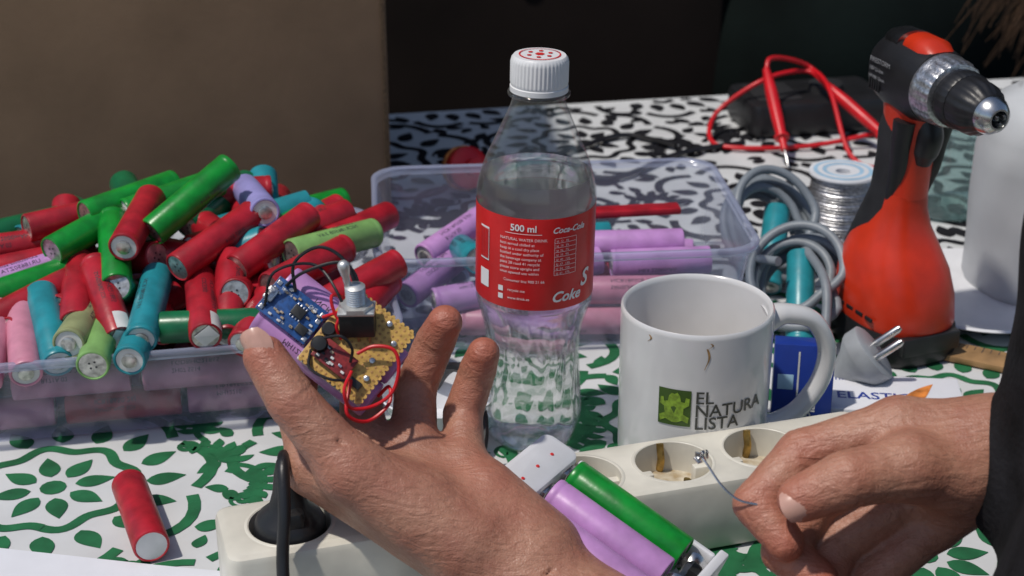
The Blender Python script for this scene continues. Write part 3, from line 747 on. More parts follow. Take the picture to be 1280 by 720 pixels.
for (z,cx,rx,ry) in ((4.2,-2.3,1.6,1.9),(6.0,-1.9,1.9,2.1),(7.5,-1.3,1.9,1.95),(10.0,-.6,1.6,1.52),(12.5,-.35,1.5,1.52),(14,-.3,1.6,1.58),(15.0,-.4,1.2,1.4)):
    rings.append(sring((cx,0),rx,ry,z,2.4,40))
b.add(loft(rings),'rubber',DT)
b.add(sweep([(1.7,0,15.2),(2.0,0,14.2),(1.75,0,13.2),(1.6,0,12.4)],[.8,.85,.8,.5],n=14),'black',DT)
for s_ in (-1,1): b.add(sweep([(.3,s_*1.15,9.6),(.9,s_*1.25,11.8),(1.1,s_*1.35,13.4),(1.4,s_*1.45,15.2)],[.3,.55,.6,.7],n=10,flat=.6),'black',DT)
b.build('grip_and_trigger',dr)
b=Builder()
HT=TR(24.2,93,0.1,-70)@Matrix.Translation((0,0,17.55))@Matrix.Rotation(rad(92),4,'Y')@Matrix.Scale(.86,4)
rings=[sring((0,0),.9,.9,-3.3,2.3),sring((0,0),1.9,1.8,-3.1,2.3),sring((0,0),2.4,2.25,-2.4,2.3),sring((.1,0),2.65,2.35,-1,2.4),sring((.1,0),2.65,2.4,2.2,2.4),sring((0,0),2.5,2.35,3.0,2.2)]
b.add(loft(rings),'black',HT)
for k in range(5):
    for s_ in (-1,1): b.add(rbox(.9,.15,.12,.03),'rubber',HT@Matrix.Translation((0.9,s_*2.33,-2.0+.3*k)))
b.build('motor_housing',dr)
b=Builder()
rings=[sring((-1.9,0),.9,.9,-.6,2.2),sring((-1.95,0),1.1,1.35,0,2.2),sring((-1.95,0),1.15,1.4,2.0,2.2),sring((-1.6,0),.9,1.2,3.0,2.2)]
b.add(loft(rings),'orange',HT)
rings=[sring((-1.7,0),.9,1.0,-2.8,2.2),sring((-1.9,0),1.0,1.4,-2,2.2),sring((-1.95,0),1.05,1.5,-.5,2.2)]
b.add(loft(rings),'chrome_dark',HT)
b.build('top_shell',dr)
b=Builder()
tm=lambda r,z,a: r*(1+(.03*math.cos(22*a) if 3.5<z<4.7 else 0))
b.add(lathe([(2.3,2.9),(2.42,3.0),(2.45,3.3),(2.38,3.5),(2.35,4.0),(2.3,4.6),(2.2,4.9),(1.9,5.0),(0,5.0)],88,tm),'solder',HT)
b.add(lathe([(1.75,4.9),(1.95,5.1),(2.0,5.5),(1.98,6.2),(1.9,6.35),(1.7,6.4)],88,lambda r,z,a:r*(1+.012*math.cos(30*a))),'black',HT)
HC=HT@Matrix.Translation((0,0,-.5))
b.add(lathe([(1.7,6.75),(1.88,6.9),(1.86,7.6),(1.78,8.4),(1.5,8.9),(1.3,9.2),(1.3,9.3)],88,lambda r,z,a:r*(1+(.02*math.cos(18*a) if 7.2<z<9 else 0))),'black',HC)
b.add(lathe([(1.3,9.2),(1.28,9.6),(1.0,10.1),(.72,10.35),(.6,10.35),(.4,9.8),(0,9.8)],48),'steel',HC)
for k in range(3):
    a=k*2.094; b.add(rbox(.3,.22,.9,.05),'chrome_dark',HC@Matrix.Translation((.32*math.cos(a),.32*math.sin(a),9.6)))
b.build('chuck',dr)
b=Builder()
LT=TR(24.2,93,.1,-70)@Matrix.Translation((0,0,17.55))@Matrix.Scale(.86,4)
sideT=LT@Matrix.Translation((-2.0,-2.46,.1))@Matrix.Rotation(rad(90),4,'X')
for s_,z_,sz in (('FIRESTORM',.65,.5),('18V Li-Ion',.05,.42),('HP188 13mm',-.5,.36)):
    b.add(([(x,y+z_,0) for x,y,_ in text(s_,sz)[0]],text(s_,sz)[1]),'greyprint',sideT)
b.build('side_print',dr)

# ------------------------------------------------------------------ solder spool
b=Builder(); T=TR(24.2,110.3,0.1)
b.add(lathe([(0,0),(2.45,0),(2.5,.12),(2.45,.25),(2.1,.3),(2.1,4.9),(2.45,4.95),(2.5,5.08),(2.45,5.2),(1.0,5.22),(.55,5.15),(.5,2),(0,2)],56),'white_ch',T)
b.add(lathe([(2.2,.3)]+[(2.25+.07*math.sin(i*1.9),.3+4.6*i/60) for i in range(61)]+[(2.1,4.9)],56),'solder',T)
b.add(lathe([(2.15,5.225),(1.2,5.235)],56),'spoolblue',T); b.add(lathe([(1.85,5.245),(1.5,5.25)],56),'white_ch',T)
b.build('solder_spool')
# ------------------------------------------------------------------ grey cable coil, plug, teal cells
b=Builder()
def coil(c,rx,ry,tilt,yaw,n,zr):
    pts=[]; N=14
    for i in range(int(n*N)+1):
        a=i/N*2*math.pi; turn=i//N
        cr2=random.Random(turn*7+3); k=1+cr2.uniform(-.16,.12); ox=cr2.uniform(-.45,.45); oy=cr2.uniform(-.4,.4)
        v=Vector((rx*k*math.cos(a)+ox,ry*k*math.sin(a)+oy,zr*(i/N/n-.5)+.25*math.sin(a*.5+turn)))
        v=Matrix.Rotation(rad(yaw),3,'Z')@(Matrix.Rotation(rad(tilt),3,'X')@v); pts.append(v+Vector(c))
    return pts
b.add(sweep(coil((17.9,103.0,3.6),2.9,3.6,48,20,5.6,3.4),.31,n=10,sub=3),'grey_cable')
b.add(sweep(coil((18.6,94.8,3.2),2.9,3.2,40,-25,5.7,3.2),.31,n=10,sub=3),'grey_cable')
b.add(sweep([(17,100.5,3),(14.8,99,3.2),(15.4,96.5,4.2),(17,94,5)],.31,n=10),'grey_cable')
b.add(sweep([(19,97,5),(19.8,92.5,4.2),(19.4,89.5,1.6),(18.6,87,1.0),(19.4,86.2,1.2)],.31,n=10),'grey_cable')
b.build('cable_coil')
b=Builder(); T=axisz((20.9,86.0,1.9),(.62,-.1,.55))
b.add(lathe([(0,-2.0),(.5,-2.0),(.7,-1.5),(1.2,-.6),(1.75,0),(1.85,.2),(1.85,1.0),(1.7,1.1),(0,1.1)],32),'grey_plug',T)
for s_ in (-1,1): b.add(lathe([(.24,1.1),(.24,2.8),(.15,3.0),(0,3.0)],16),'steel',T@Matrix.Translation((0,s_*.95,0)))
b.build('mains_plug')
for (c,d) in (((18.0,102,2.6),(1,4.5,3.2)),((18.6,94.0,2.4),(.5,4,3.2))):
    b=Builder(); add_cell(b,c,d,'cell_teal',rng); b.build('battery_cell')
# ------------------------------------------------------------------ carton, bandage sachet, ruler
cx=empty('plaster_carton',(16.4,82,0)); b=Builder(); T=TR(16.7,81.8,0.1,-8)@Matrix.Rotation(rad(-8),4,'X')
b.add(rbox(3.4,1.6,4.9,.06),'bluebox',T)
t=text('Plasters',.72,'LEFT',.01); b.add(([(.75-y,-.815,.5+x*1.05) for x,y,_ in t[0]],t[1]),'ring_white',T)
b.add(([(-.35,-.82,.4),(-.25,-.82,.4),(-.25,-.82,4.5),(-.35,-.82,4.5)],[(0,1,2,3)]),'ring_white',T)
b.add(rbox(.9,.03,.9,.02),'spoolblue',T@Matrix.Translation((-1.0,-.82,2.2)))
b.build('carton_body',cx)
b=Builder(); T=TR(22.5,83.6,0.1,-6)
b.add(rbox(8,4.6,.9,.12),'paper',T)
t=text('1m x 6cm',.6,'LEFT',.01); b.add(([(x-3.4,y+1.4,.91) for x,y,_ in t[0]],t[1]),'bluebox',T)
t=text('ELASTIC',1.2,'LEFT',.02); b.add(([(x-3.4,y-.9,.91) for x,y,_ in t[0]],t[1]),'bluebox',T)
b.add(([(p[0],p[1],.92) for p in petal(.2,-1.4,.6,3.4,1.1,.3)],[tuple(range(18))]),'printorange',T)
b.add(([(p[0],p[1],.92) for p in petal(1.4,-1.6,.5,2.6,1.0,-.3)],[tuple(range(18))]),'printorange',T)
b.build('bandage_packet')
b=Builder(); b.add(rbox(11,2.2,.4,.05),'wood',TR(31.5,88.5,0.12,-28)); 
for k in range(20): b.add(quad(.05,.5 if k%5 else .9,.415),'print',TR(31.5,88.5,.12,-28)@Matrix.Translation((-5+.5*k,.7,0)))
b.build('wooden_ruler')
b=Builder(); vs=[];fs=[]
for j in range(5):
    for i in range(13):
        x=-40+26.5*i/12; y=(66.4-.185*(x+14.6))-12*j/4; vs.append((x,y,.14+.10*max(0,math.sin(i*.6))*(j==0)))
for j in range(4):
    for i in range(12):
        a=j*13+i; fs.append((a,a+13,a+14,a+1))
b.add((vs,fs),'paper'); b.build('paper_sheet')
b=Builder(); jm=lambda r,z,a: r*(1+.03*math.sin(3*a+z*.25)+.012*math.sin(7*a-z*.6))
b.add(lathe(dense([(0,0),(4.2,0),(4.7,.3),(5.0,1),(5.3,6),(5.3,10),(5.0,12),(4.3,13.4),(3.0,14.2),(2.1,14.6),(2.0,15.6),(1.7,15.8),(0,15.8)],.6),72,jm),'jug',TR(36.2,101,0.1)); b.build('white_canister',sharp=70)
b=Builder(); b.add(lathe([(0,.1),(4.5,.1),(5,.2),(6.8,1.1),(7.0,1.2),(6.8,1.3),(5,.5),(0,.4)],72),'white_ch',TR(31.5,98.2,0.05)); b.build('white_dish')
b=Builder(); b.add(lathe([(0,0),(2.8,0),(3,.3),(3,6.5),(2.6,7.2),(2.6,8),(2.7,8),(2.75,7.2),(3.1,6.5),(3.1,.2),(2.8,-.05),(0,-.05)],48),'jar',TR(33.6,116,0.15)); b.build('glass_jar')
b=Builder(); T=axisz((-3.6,119.5,2.2),(.45,-.8,.35)); 
b.add(lathe([(0,-.9),(1.6,-.9),(1.68,-.8),(1.68,.5),(1.4,.8),(.7,1.0),(.65,1.6),(0,1.65)],48),'redwire',T); b.add(lathe([(1.69,-.9),(1.8,-.8),(1.8,-.4),(1.69,-.3)],48),'printorange',T); b.build('screw_lid')

# ------------------------------------------------------------------ multimeter + red probes
mm=empty('multimeter',(24,136,2)); b=Builder(); T=TR(26.5,137.5,0.1,12)
b.add(rbox(13,7.5,3.0,.5,1.0),'black',T); b.add(rbox(4,5,.1,.04,z0=3.0),'rubber',T@Matrix.Translation((-3.5,0,0))); b.add(lathe([(1.6,3.0),(1.5,3.6),(0,3.6)],32),'rubber',T@Matrix.Translation((1.5,0,0))); b.build('meter_body',mm)
b=Builder()
def probe(tip,head):
    tip=Vector(tip); head=Vector(head); d=(head-tip).normalized(); L_=(head-tip).length; T=axisz(tip,d)
    b.add(lathe([(0,0),(.1,.3),(.1,1.8),(.28,1.85),(.32,3),(.65,3.1),(.65,3.3),(.42,3.5),(.5,5),(.52,L_*.75),(.4,L_-.8),(.3,L_),(0,L_)],20),'redwire',T)
    b.add(lathe([(0,-.05),(.11,.25),(.11,1.84)],12),'steel',T)
probe((22.8,124.4,.4),(21.8,133,6.3)); probe((33.2,127.0,.5),(27.3,134.2,4.6))
b.add(sweep([(21.8,133,6.3),(22.3,134,7.0),(24.5,136,6.3),(26.5,137,5.2),(27.2,132,4.8),(28,126,1.2),(30,124,.5),(32.5,125,.5)],.21,n=10),'redwire')
b.add(sweep([(27.3,134.2,4.6),(26,137,5),(22,135,4.8),(18,134.5,2.0),(17.2,131,.5),(20,129.5,.4),(26,130,.5),(33,131,1.5),(38,133,.5)],.21,n=10),'redwire')
b.build('test_leads',mm)
b=Builder(); b.add(sweep([(14,130,.4),(10,133,.4),(6,130,.4),(3,126,.4),(8,122,.4),(14,128,.4),(20,131,.4)],.25,n=8),'black'); b.build('black_cable')
b=Builder(); b.add(lathe([(0,.1),(2.2,.1),(3.3,2.6),(3.4,2.7),(3.3,2.75),(2.1,.35),(0,.3)],48),'white_ch',TR(-4.2,80.6,0.1)); b.build('small_cup')
b=Builder(); b.add(sweep([(-5,84,.4),(-3.5,82.2,3.4),(-2,80.5,3.2),(-1.6,78,1),(-2.5,76,.4),(-5,74.8,.4),(-8,75,.4)],.3,n=8),'black'); b.build('black_cable')

# ------------------------------------------------------------------ PERSON
person=empty('person',(28,45,-10))
def hframe(o): return Matrix(((1,0,0,o[0]),(0,.4067,-.9135,o[1]),(0,.9135,.4067,o[2]),(0,0,0,1)))
def chain(pts,rs,grooves=True,k=.28):
    P=[]
    for i in range(len(pts)-1):
        a,b_=Vector(pts[i]),Vector(pts[i+1]); L_=(b_-a).length; gr=[]
        if grooves:
            if i>0: gr+=[(0,.10,.07),(.24,.055,.06),(-.2,.04,.05),(L_*.5,-.03,L_*.3)]
            if i<len(pts)-2: gr+=[(L_,.10,.07),(L_-.24,.055,.06)]
        P.append((tuple(a),tuple(b_),rs[i],rs[i+1],gr))
    return {'p':P,'k':k}
def nail(b,tip,d,nrm,w_,l_,T):
    d=Vector(d).normalized(); nrm=Vector(nrm); nrm=(nrm-d*d.dot(nrm)).normalized(); s_=nrm.cross(d)
    vs=[];fs=[];nu,nv=8,8; R_=w_*.62
    for i in range(nu+1):
        for j in range(nv+1):
            u=-1+2*i/nu; v=-1+2*j/nv
            uu=u*math.sqrt(1-v*v*.35)*(1); vv=v*math.sqrt(1-u*u*.35)
            x=uu*w_/2*1.18; y=vv*l_/2*1.18
            h=-(R_-math.sqrt(max(1e-4,R_*R_-min(x*x,R_*R_*.95))))-.05*(vv**2)*l_ - (.05 if max(abs(u),abs(v))>.99 else 0)
            vs.append(tuple(Vector(tip)+s_*x+d*y+nrm*h))
    for i in range(nu):
        for j in range(nv):
            a=i*(nv+1)+j; fs.append((a,a+nv+1,a+nv+2,a+1))
    b.add((vs,fs),'nail',T)
LH=hframe((-5.84,64.3,10.0))
th=[(3.6,-5.6,1.0),(-1.3,-2.3,1.7),(-3.9,.75,1.9),(-5.2,2.75,1.55)]
groups=[
 {'k':1.0,'p':[
  ((5.0,-6.8,-.2),(-3.3,-2.5,-1.0),2.1,1.35),((5.4,-6.8,-.6),(-1.1,-1.7,-1.9),2.1,1.35),((5.9,-6.8,-.6),(1.2,-1.7,-2.1),2.1,1.3),((6.6,-6.3,-.3),(3.7,-2.6,-1.6),2.0,1.2),
  ((7.0,-6.2,.2),(4.6,-3.8,-.4),1.9,1.5),
  ((5.6,-7.6,.2),(8.0,-9.6,1.2),2.7,2.55),((6.4,-7.2,-.2),(8.9,-9.0,.8),2.5,2.4),((8.0,-9.6,1.2),(19,-15,9),2.55,3.7),((8.9,-9.0,.8),(19.5,-14,8.5),2.4,3.6)]},
 {'k':.8,'ko':1.0,'p':[(th[0],th[1],2.1,1.42),((1.6,-4.2,.6),(-1.6,-2.5,.6),1.9,1.3)]},
 dict(chain(th[1:],[1.36,1.10,.98]),ko=.7),
 dict(chain([(-3.3,-2.4,-1.2),(-4.4,.8,-2.2),(-3.9,2.8,-2.9),(-3.2,3.9,-2.6)],[1.2,1.0,.88,.75]),ko=.6),
 dict(chain([(-1.1,-1.5,-2.2),(-1.5,1.4,-4.0),(-1.6,3.0,-3.4),(-1.6,3.9,-2.6)],[1.15,.98,.86,.76]),ko=.45),
 dict(chain([(1.2,-1.5,-2.2),(1.2,1.0,-3.9),(2.1,3.1,-3.4),(2.68,4.2,-2.5)],[1.12,1.0,.93,.83]),ko=.42),
 dict(chain([(3.6,-2.5,-1.7),(3.5,-.2,-3.5),(4.15,1.75,-3.1),(4.5,2.75,-2.3)],[1.04,.92,.86,.77]),ko=.42),
 ]
red=[((-5.2,2.9,1.6),1.5,.7),((2.75,4.5,-2.2),1.5,.75),((4.6,3.0,-2.1),1.4,.75),((-3.9,.75,2.2),1.0,.35),((1.8,2.1,-3),1.2,.4),((3.9,.8,-2.6),1.2,.4),((4.8,-3.6,0),2.2,.30),((-1.3,-2.3,3.0),1.4,.22)]
def crease(pts,r=.07): 
    return [(tuple(a),tuple(b_),r,r) for a,b_ in zip(pts[:-1],pts[1:])]
cuts=crease([(-1.9,-.9,2.75),(-1.2,-1.1,3.05),(-.5,-1.6,3.05)],.07)+crease([(5.2,-8.6,2.6),(6.4,-7.4,2.9),(7.6,-6.6,2.6)],.07)
sdf_object('left_hand',groups,.115,'skin',LH,person,red=red,cuts=cuts,smooth_it=1)
b=Builder()
d=Vector(th[3])-Vector(th[2]); nail(b,Vector(th[3])+Vector((-.47,.39,.74)),d,(-.55,-.05,.85),1.3,1.45,LH)
b.build('left_thumb_nail',person,sharp=180)
RH=hframe((15.3,58.7,9.8))
rth=[(3.4,.5,.1),(1.3,.8,1.0),(-1.4,.35,1.65),(-3.3,-.5,1.4)]
groups=[
 {'k':1.0,'p':[((4.8,1.6,-.8),(1.4,2.3,-1.1),1.9,1.3),((4.8,1.2,-1.0),(1.8,1.0,-1.9),1.9,1.25),((4.9,.8,-1.0),(2.4,-.6,-2.1),1.9,1.25),((5.1,.4,-.9),(3.2,-2.0,-2.0),1.8,1.2),
   ((5.0,1.3,-.7),(6.2,1.4,-.9),2.0,2.05),((6.2,1.4,-.9),(14,-.5,-1.5),2.05,3.2)]},
 {'k':.6,'ko':.9,'p':[(rth[0],rth[1],1.8,1.38)]},
 dict(chain(rth[1:],[1.38,1.18,.98]),ko=.6),
 dict(chain([(1.4,2.3,-1.1),(-2.7,1.05,-1.6),(-4.8,-1.0,-.9),(-3.7,-2.5,-.1)],[1.25,1.08,.96,.84]),ko=.42),
 dict(chain([(1.8,1.0,-1.9),(-2.0,-1.0,-2.3),(-3.5,-3.2,-1.5),(-2.2,-4.2,-.5)],[1.2,1.06,.94,.84]),ko=.30),
 dict(chain([(2.4,-.6,-2.1),(-1.0,-2.9,-2.3),(-2.1,-5.0,-1.4),(-.8,-5.6,-.4)],[1.18,1.03,.9,.8]),ko=.30),
 dict(chain([(3.2,-2.0,-2.0),(.5,-4.4,-1.9),(-.4,-6.1,-.9),(.6,-6.3,0)],[1.08,.92,.8,.7]),ko=.30)]
red=[((-3.4,-.5,1.5),1.4,.55),((-4.75,-1.0,-.5),1.3,.5),((-3.6,-2.6,.2),1.3,.7),((-2,-4.2,0),1.3,.7),((-2.7,1.05,-1),1.2,.4),((-1.4,.35,2.2),1.0,.35)]
sdf_object('right_hand',groups,.12,'skin',RH,person,red=red,smooth_it=1)
b=Builder(); d=Vector(rth[3])-Vector(rth[2]); nail(b,Vector(rth[3])+Vector((-.15,-.02,.96)),d,(-.05,.12,1),1.3,1.45,RH); b.build('right_thumb_nail',person,sharp=180)
jk=[{'k':4,'p':[((31.5,46,-22),(31,46,0),12.5,12.0),((31,46,0),(35,42,18),12.5,12.5),((27,36,24),(43,44,26),7.5,7.5),((24,52,-2),(28,50,10),7.0,9.0)]},
 {'k':1.2,'ko':2.0,'p':[((42,45,25),(27.0,57,21.5),7,6.9),((27.0,57,21.5),(24.6,58.4,10.8),6.7,4.6),((24.6,58.4,10.8),(22.7,59.3,9.9),4.3,3.6)]},
 {'k':1.2,'ko':2.0,'p':[((27,36,24),(26,38,4),6.3,5.2),((26,38,4),(17.5,46.5,1.5),5.0,4.2)]}]
sdf_object('jacket',jk,.45,'jacket',None,person,smooth_it=2)
b=Builder()
ca=RH@Vector((5.5,1.45,-.85)); cb_=RH@Vector((7.0,1.25,-.95)); cpts=[ca.lerp(cb_,i/12) for i in range(13)]
b.add(sweep(cpts,[2.25+.04*i+(.07 if i%2 else 0) for i in range(13)],n=60,sub=2),'jacket')
b.build('cuff',person)
sdf_object('trousers',[{'k':4,'p':[((31,44,-26),(31,44,-20),12.5,12),((27,40,-27),(2,58,-24),8.5,6.5),((2,58,-24),(4,60,-68),6,4.2),((38,46,-27),(38,80,-24),8.5,6.5),((38,80,-24),(38,82,-68),6,4.2)]}],1.2,'trouser',None,person)
sdf_object('shoes',[{'k':1.5,'p':[((4,58,-71),(-4,68,-72.5),3.6,2.6)]},{'k':1.5,'p':[((38,80,-71),(35,92,-72.5),3.6,2.6)]}],.8,'rubber',None,person)
F=Vector((-.55,.62,-.55)).normalized(); U=Vector((-.42,.38,.82)); U=(U-F*F.dot(U)).normalized(); Rr=F.cross(U)
hc=Vector((31,43.5,46.5))
HD=Matrix(((Rr.x,F.x,U.x,hc.x),(Rr.y,F.y,U.y,hc.y),(Rr.z,F.z,U.z,hc.z),(0,0,0,1)))
head=[{'k':2.5,'p':[((0,-1.5,3),(0,1,2.5),8.2,7.6),((0,3,-4.5),(0,2.5,-1),5.2,6.4),((0,6.2,-8.2),(0,4,-6),2.2,3.6),((0,-3,-6),(0,-6,-15),5.2,5.6)]},
 {'k':.5,'ko':.8,'p':[((0,8.4,.6),(0,10.0,-3.0),.8,1.25),((-.9,9.2,-3.2),(.9,9.2,-3.2),.8,.8)]},
 {'k':.4,'ko':.5,'p':[((-1.9,8.3,-5.9),(1.9,8.3,-5.9),.55,.55),((-1.5,8.2,-6.7),(1.5,8.2,-6.7),.6,.6)]},
 {'k':.5,'ko':.6,'p':[((-5,7.0,2.0),(-1.4,8.5,1.9),.7,.8),((5,7.0,2.0),(1.4,8.5,1.9),.7,.8)]},
 {'k':.5,'ko':.5,'p':[((-8.0,-1,1.2),(-7.6,-.6,-2.6),1.2,.8),((8.0,-1,1.2),(7.6,-.6,-2.6),1.2,.8)]}]
sdf_object('head',head,.4,'skin',HD,person)
b=Builder()
for s_ in (-1,1):
    b.add(lathe([(0,-1.15),(.8,-.8),(1.15,0),(.8,.8),(0,1.15)],16),'ring_white',HD@Matrix.Translation((s_*3.1,6.9,.2)))
    b.add(lathe([(.5,0),(0,.12)],16),'hair',HD@Matrix.Translation((s_*3.1,8.0,.1))@Matrix.Rotation(rad(-90),4,'X'))
b.build('eyes',person)
sdf_object('hair_cap',[{'k':2,'p':[((0,-2.5,4.5),(0,-.5,4.2),8.6,7.9),((0,-5,-4),(0,-4,2),6.5,8.0)]}],.5,'hair',HD,person)
b=Builder(); hr=random.Random(4)
for i in range(170):
    st=HD@Vector((-7.4+hr.uniform(-.6,1.0),4.5+hr.uniform(-3,2),4+hr.uniform(-1,2)))
    en=Vector((16.5+hr.uniform(-1.7,1.6),50.5+hr.uniform(-2.5,3.0),31.9+hr.uniform(-1.6,2.4)))
    mid=st.lerp(en,.5)+Vector((hr.uniform(-1.6,.4),hr.uniform(-.8,1.2),hr.uniform(.5,2.2)))
    mid2=st.lerp(en,.8)+Vector((hr.uniform(-1.0,.6),hr.uniform(-.5,.8),hr.uniform(.3,1.2)))
    b.add(sweep([st,mid,mid2,en+Vector((hr.uniform(-.6,.6),0,0))],[.035,.03,.03,.012],n=4,sub=5),'hair')
b.build('hair_strands',person)
st=empty('stool',(31,44,-50)); b=Builder(); b.add(lathe([(0,-40.5),(16,-40.5),(17,-40),(17,-38.2),(16,-37.8),(0,-37.8)],48),'tablewood',TR(31,44,0)); 
for k in range(4):
    a=k*1.571+.6; b.add(sweep([(31+11*math.cos(a),44+11*math.sin(a),-40),(31+16*math.cos(a),44+16*math.sin(a),-75)],1.4,n=12),'tablewood')
b.build('seat_and_legs',st)

# ------------------------------------------------------------------ wired battery pack in the hand
pk=empty('battery_pack_circuit',(-8,66,13))
px=Vector((.79,-.61,.02)).normalized(); pz=Vector((-.10,.30,.95)); pz=(pz-px*px.dot(pz)).normalized(); py=pz.cross(px)
pc=Vector((-2.6,3.55,.05)); PL=Matrix(((px.x,py.x,pz.x,pc.x),(px.y,py.y,pz.y,pc.y),(px.z,py.z,pz.z,pc.z),(0,0,0,1)))
PK=LH@PL
b=Builder()
for s_ in (-1,1): 
    T3=PK.to_3x3(); add_cell(b,PK@Vector((0.1,s_*.93,-.95)),T3@Vector((1,0,0)),'cell_lav',rng,roll=.6)
b.add(rbox(3.6,1.7,.25,.08),'ring_white',PK@Matrix.Translation((1.3,-.75,-.12)))
b.build('pack_cells',pk)
b=Builder()
def bx(w_,d_,h_,x,y,z,m,r=.03): b.add(rbox(w_,d_,h_,r),m,PK@Matrix.Translation((x,y,z)))
bx(2.8,1.85,.16,-2.0,.0,.12,'pcb_blue')
rs=random.Random(8)
for x in (-3.2,-.75):
    for y in (-.7,-.3,.3,.65): bx(.22,.22,.05,x,y,.28,'solder',.02)
bx(.62,.5,.18,-1.7,.1,.28,'chip'); bx(.55,.42,.16,-1.1,-.45,.28,'chip')
for k in range(4):
    for s_ in (-1,1): bx(.06,.14,.06,-1.93+.16*k,.1+s_*.3,.28,'solder',.01)
for i in range(30):
    x=rs.uniform(-3.15,-.75);y=rs.uniform(-.8,.75)
    if abs(x+1.7)<.45 and abs(y-.1)<.45: continue
    bx(.17,.10,.09,x,y,.28,rs.choice(['smd','ring_white','solder','ring_white','smd']),.01)
for (tx,ty,ss) in ((-3.0,.45,'TP4056'),(-2.2,-.8,'IN+'),(-1.5,.6,'OUT')):
    t=text(ss,.2); b.add(([(x+tx,y+ty,.285) for x,y,_ in t[0]],t[1]),'ring_white',PK)
bx(.5,.7,.3,-3.2,0,.2,'solder',.08)
PX0,PX1,PY0,PY1=-.45,3.05,-1.5,2.55
bx(PX1-PX0,PY1-PY0,.15,(PX0+PX1)/2,(PY0+PY1)/2,.30,'pcb_yel')
nx_=13; ny_=15
for i in range(nx_):
    for j in range(ny_):
        x=PX0+.15+.266*i; y=PY0+.15+.266*j
        if x<PX1-.05 and y<PY1-.05: 
            b.add(lathe([(.06,0),(.03,.01)],8),'gold',PK@Matrix.Translation((x,y,.455)))
for i in range(nx_):
    for yy in (PY0,PY1): b.add(lathe([(.1,0),(.1,.15),(0,.15)],8),'pcb_yel',PK@Matrix.Translation((PX0+.15+.266*i,yy,.30)))
for j in range(ny_):
    b.add(lathe([(.1,0),(.1,.15),(0,.15)],8),'pcb_yel',PK@Matrix.Translation((PX1,PY0+.15+.266*j,.30)))
bx(1.9,1.1,.16,.9,-.55,.62,'pcb_red'); 
for i in range(18): bx(.18,.11,.1,rs.uniform(.1,1.75),rs.uniform(-1.0,-.15),.78,rs.choice(['smd','chip','solder','chip','ring_white']),.01)
b.add(lathe([(0,0),(.32,0),(.34,.05),(.34,.35),(.26,.42),(0,.42)],20),'chip',PK@Matrix.Translation((-.1,.3,.47)))
b.add(lathe([(0,0),(.42,0),(.42,.25),(.3,.45),(.32,.75),(0,.8)],20),'chip',PK@Matrix.Translation((0.,-.5,.5)))
bx(.9,.35,.3,2.2,-.9,.46,'chip'); bx(.3,.3,.25,.2,1.9,.46,'pcb_red')
for (x,y) in ((.2,1.1),(2.3,.4),(2.6,-.4),(2.6,1.6),(.3,1.5),(1.9,2.2),(.0,2.2)): b.add(lathe([(.16,0),(.13,.12),(0,.17)],10),'solder',PK@Matrix.Translation((x,y,.46)))
b.build('circuit_boards',pk)
b=Builder()
# toggle switch: black base, threaded silver bushing with hex nut, bat lever
sw=PK@Vector((1.0,1.05,.5)); ST2=axisz(sw,(-.02,-.12,1))@Matrix.Scale(1.28,4)
b.add(rbox(1.25,.85,.9,.06),'chip',ST2); b.add(rbox(1.3,.9,.12,.03,z0=.9),'switchmetal',ST2)
b.add(lathe([(.60,1.02),(.60,1.18),(.34,1.2)],6),'switchmetal',ST2)
b.add(lathe([(.34,1.18)]+[(.34+(.025 if i%2 else -.01),1.2+i*.045) for i in range(16)]+[(.26,1.92),(.16,1.97),(0,1.97)],24),'switchmetal',ST2)
b.add(lathe([(0,1.9),(.12,1.9),(.14,2.3),(.21,2.65),(.21,2.8),(.13,2.9),(0,2.93)],16),'switchmetal',ST2@Matrix.Rotation(rad(-7),4,'Y'))
for k in (-.4,0,.4): b.add(rbox(.08,.2,.5,.02,z0=-.45),'gold',ST2@Matrix.Translation((k,-.1,0)))
b.build('toggle_switch',pk)
b=Builder()
def wire(pts,m,r=.075): b.add(sweep([PK@Vector(p) for p in pts],r,n=8,sub=7),m)
wire([(-2.9,.7,.35),(-2.6,1.6,.9),(-1.6,2.9,1.3),(-.6,2.9,1.2),(.2,2.0,.9),(.6,1.4,.7)],'black',.08)
wire([(-2.4,.75,.35),(-3.2,1.7,.8),(-2.7,2.9,1.4),(-1.4,3.1,1.5),(.0,2.3,1.2),(.9,1.6,.8)],'black',.08)
wire([(-3.1,-.6,.35),(-3.6,.8,1.1),(-2.4,2.2,.9),(-.6,1.7,1.3),(.3,1.0,.6)],'black',.07)
wire([(-.7,.6,.35),(-.1,1.2,1.1),(.1,.6,1.0),(.6,.3,.6)],'redwire',.08)
wire([(-.6,1.9,.5),(-.9,1.5,1.1),(-.3,1.0,.9),(.5,.8,.7)],'redwire',.08)
wire([(1.9,-.6,.9),(2.2,-1.5,1.5),(2.9,-1.9,1.0),(3.6,-1.2,.5),(3.9,-.2,.6),(3.5,.8,1.0),(2.8,1.3,1.2),(2.0,.9,1.1),(1.6,.2,.9)],'redwire',.085)
wire([(2.1,-.9,.9),(2.9,-2.2,1.1),(3.8,-1.9,.4),(4.1,-.7,.2),(3.6,.0,-.2),(3.45,-.6,-.8)],'redwire',.085)
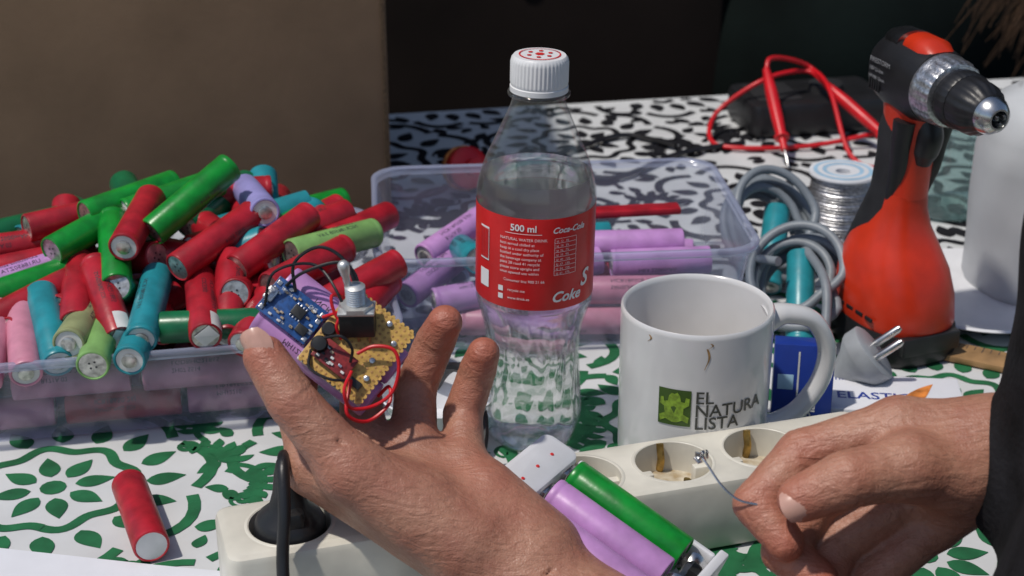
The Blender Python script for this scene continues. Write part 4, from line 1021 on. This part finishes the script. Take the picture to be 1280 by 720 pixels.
wire([(-.1,-.3,1.1),(.6,.3,1.6),(1.3,.2,1.3),(1.6,-.3,.9)],'black',.07)
wire([(-.2,-.9,.4),(.3,-1.6,.8),(1.3,-1.5,1.1),(1.9,-1.1,.9)],'black',.07)
b.build('wires',pk)
b=Builder()
b.add(sweep([RH@Vector(p) for p in ((-4.9,-.9,.1),(-5.7,-.7,.1),(-6.4,-.1,0),(-7.0,.8,-.3),(-7.3,1.2,-.5))],[.05,.05,.05,.05,.04],n=8,flat=.5),'steel')
for k in range(7):
    q=RH@Vector((-7.2+rs.uniform(-.2,.2),1.05+rs.uniform(-.25,.25),-.45+rs.uniform(-.15,.15))); b.add(rbox(.36,.22,.08,.03),'steel',axisz(q,(rs.uniform(-1,1),rs.uniform(-1,1),rs.uniform(-1,1))))
b.build('metal_strip')

# ------------------------------------------------------------------ light, world, camera
w=bpy.data.worlds.new('World'); scene.world=w; w.use_nodes=True; nt=w.node_tree
bg=nt.nodes['Background']; sky=nt.nodes.new('ShaderNodeTexSky'); sky.sky_type='NISHITA'; sky.sun_disc=False
sv=Vector((-.38,-.20,.90)).normalized()
sky.sun_elevation=math.asin(sv.z); sky.sun_rotation=math.atan2(sv.x,sv.y)
nt.links.new(sky.outputs[0],bg.inputs[0]); bg.inputs[1].default_value=0.09
sd=bpy.data.lights.new('sun','SUN'); sd.energy=2.7; sd.angle=rad(2.0); sd.color=(1,.94,.86)
so=bpy.data.objects.new('sun',sd); scene.collection.objects.link(so); so.rotation_euler=sv.to_track_quat('Z','Y').to_euler(); so.location=(0,0,3)
cam=bpy.data.cameras.new('camera'); co=bpy.data.objects.new('camera',cam); scene.collection.objects.link(co)
co.location=(0,0,.45); co.rotation_euler=(rad(66),0,0); cam.lens=56.25; cam.sensor_width=36; cam.clip_start=.02; cam.clip_end=200
cam.dof.use_dof=True; cam.dof.focus_distance=.80; cam.dof.aperture_fstop=13
scene.camera=co
scene.view_settings.view_transform='Standard'; scene.view_settings.look='None'; scene.view_settings.exposure=0
print('objects',len(bpy.data.objects))
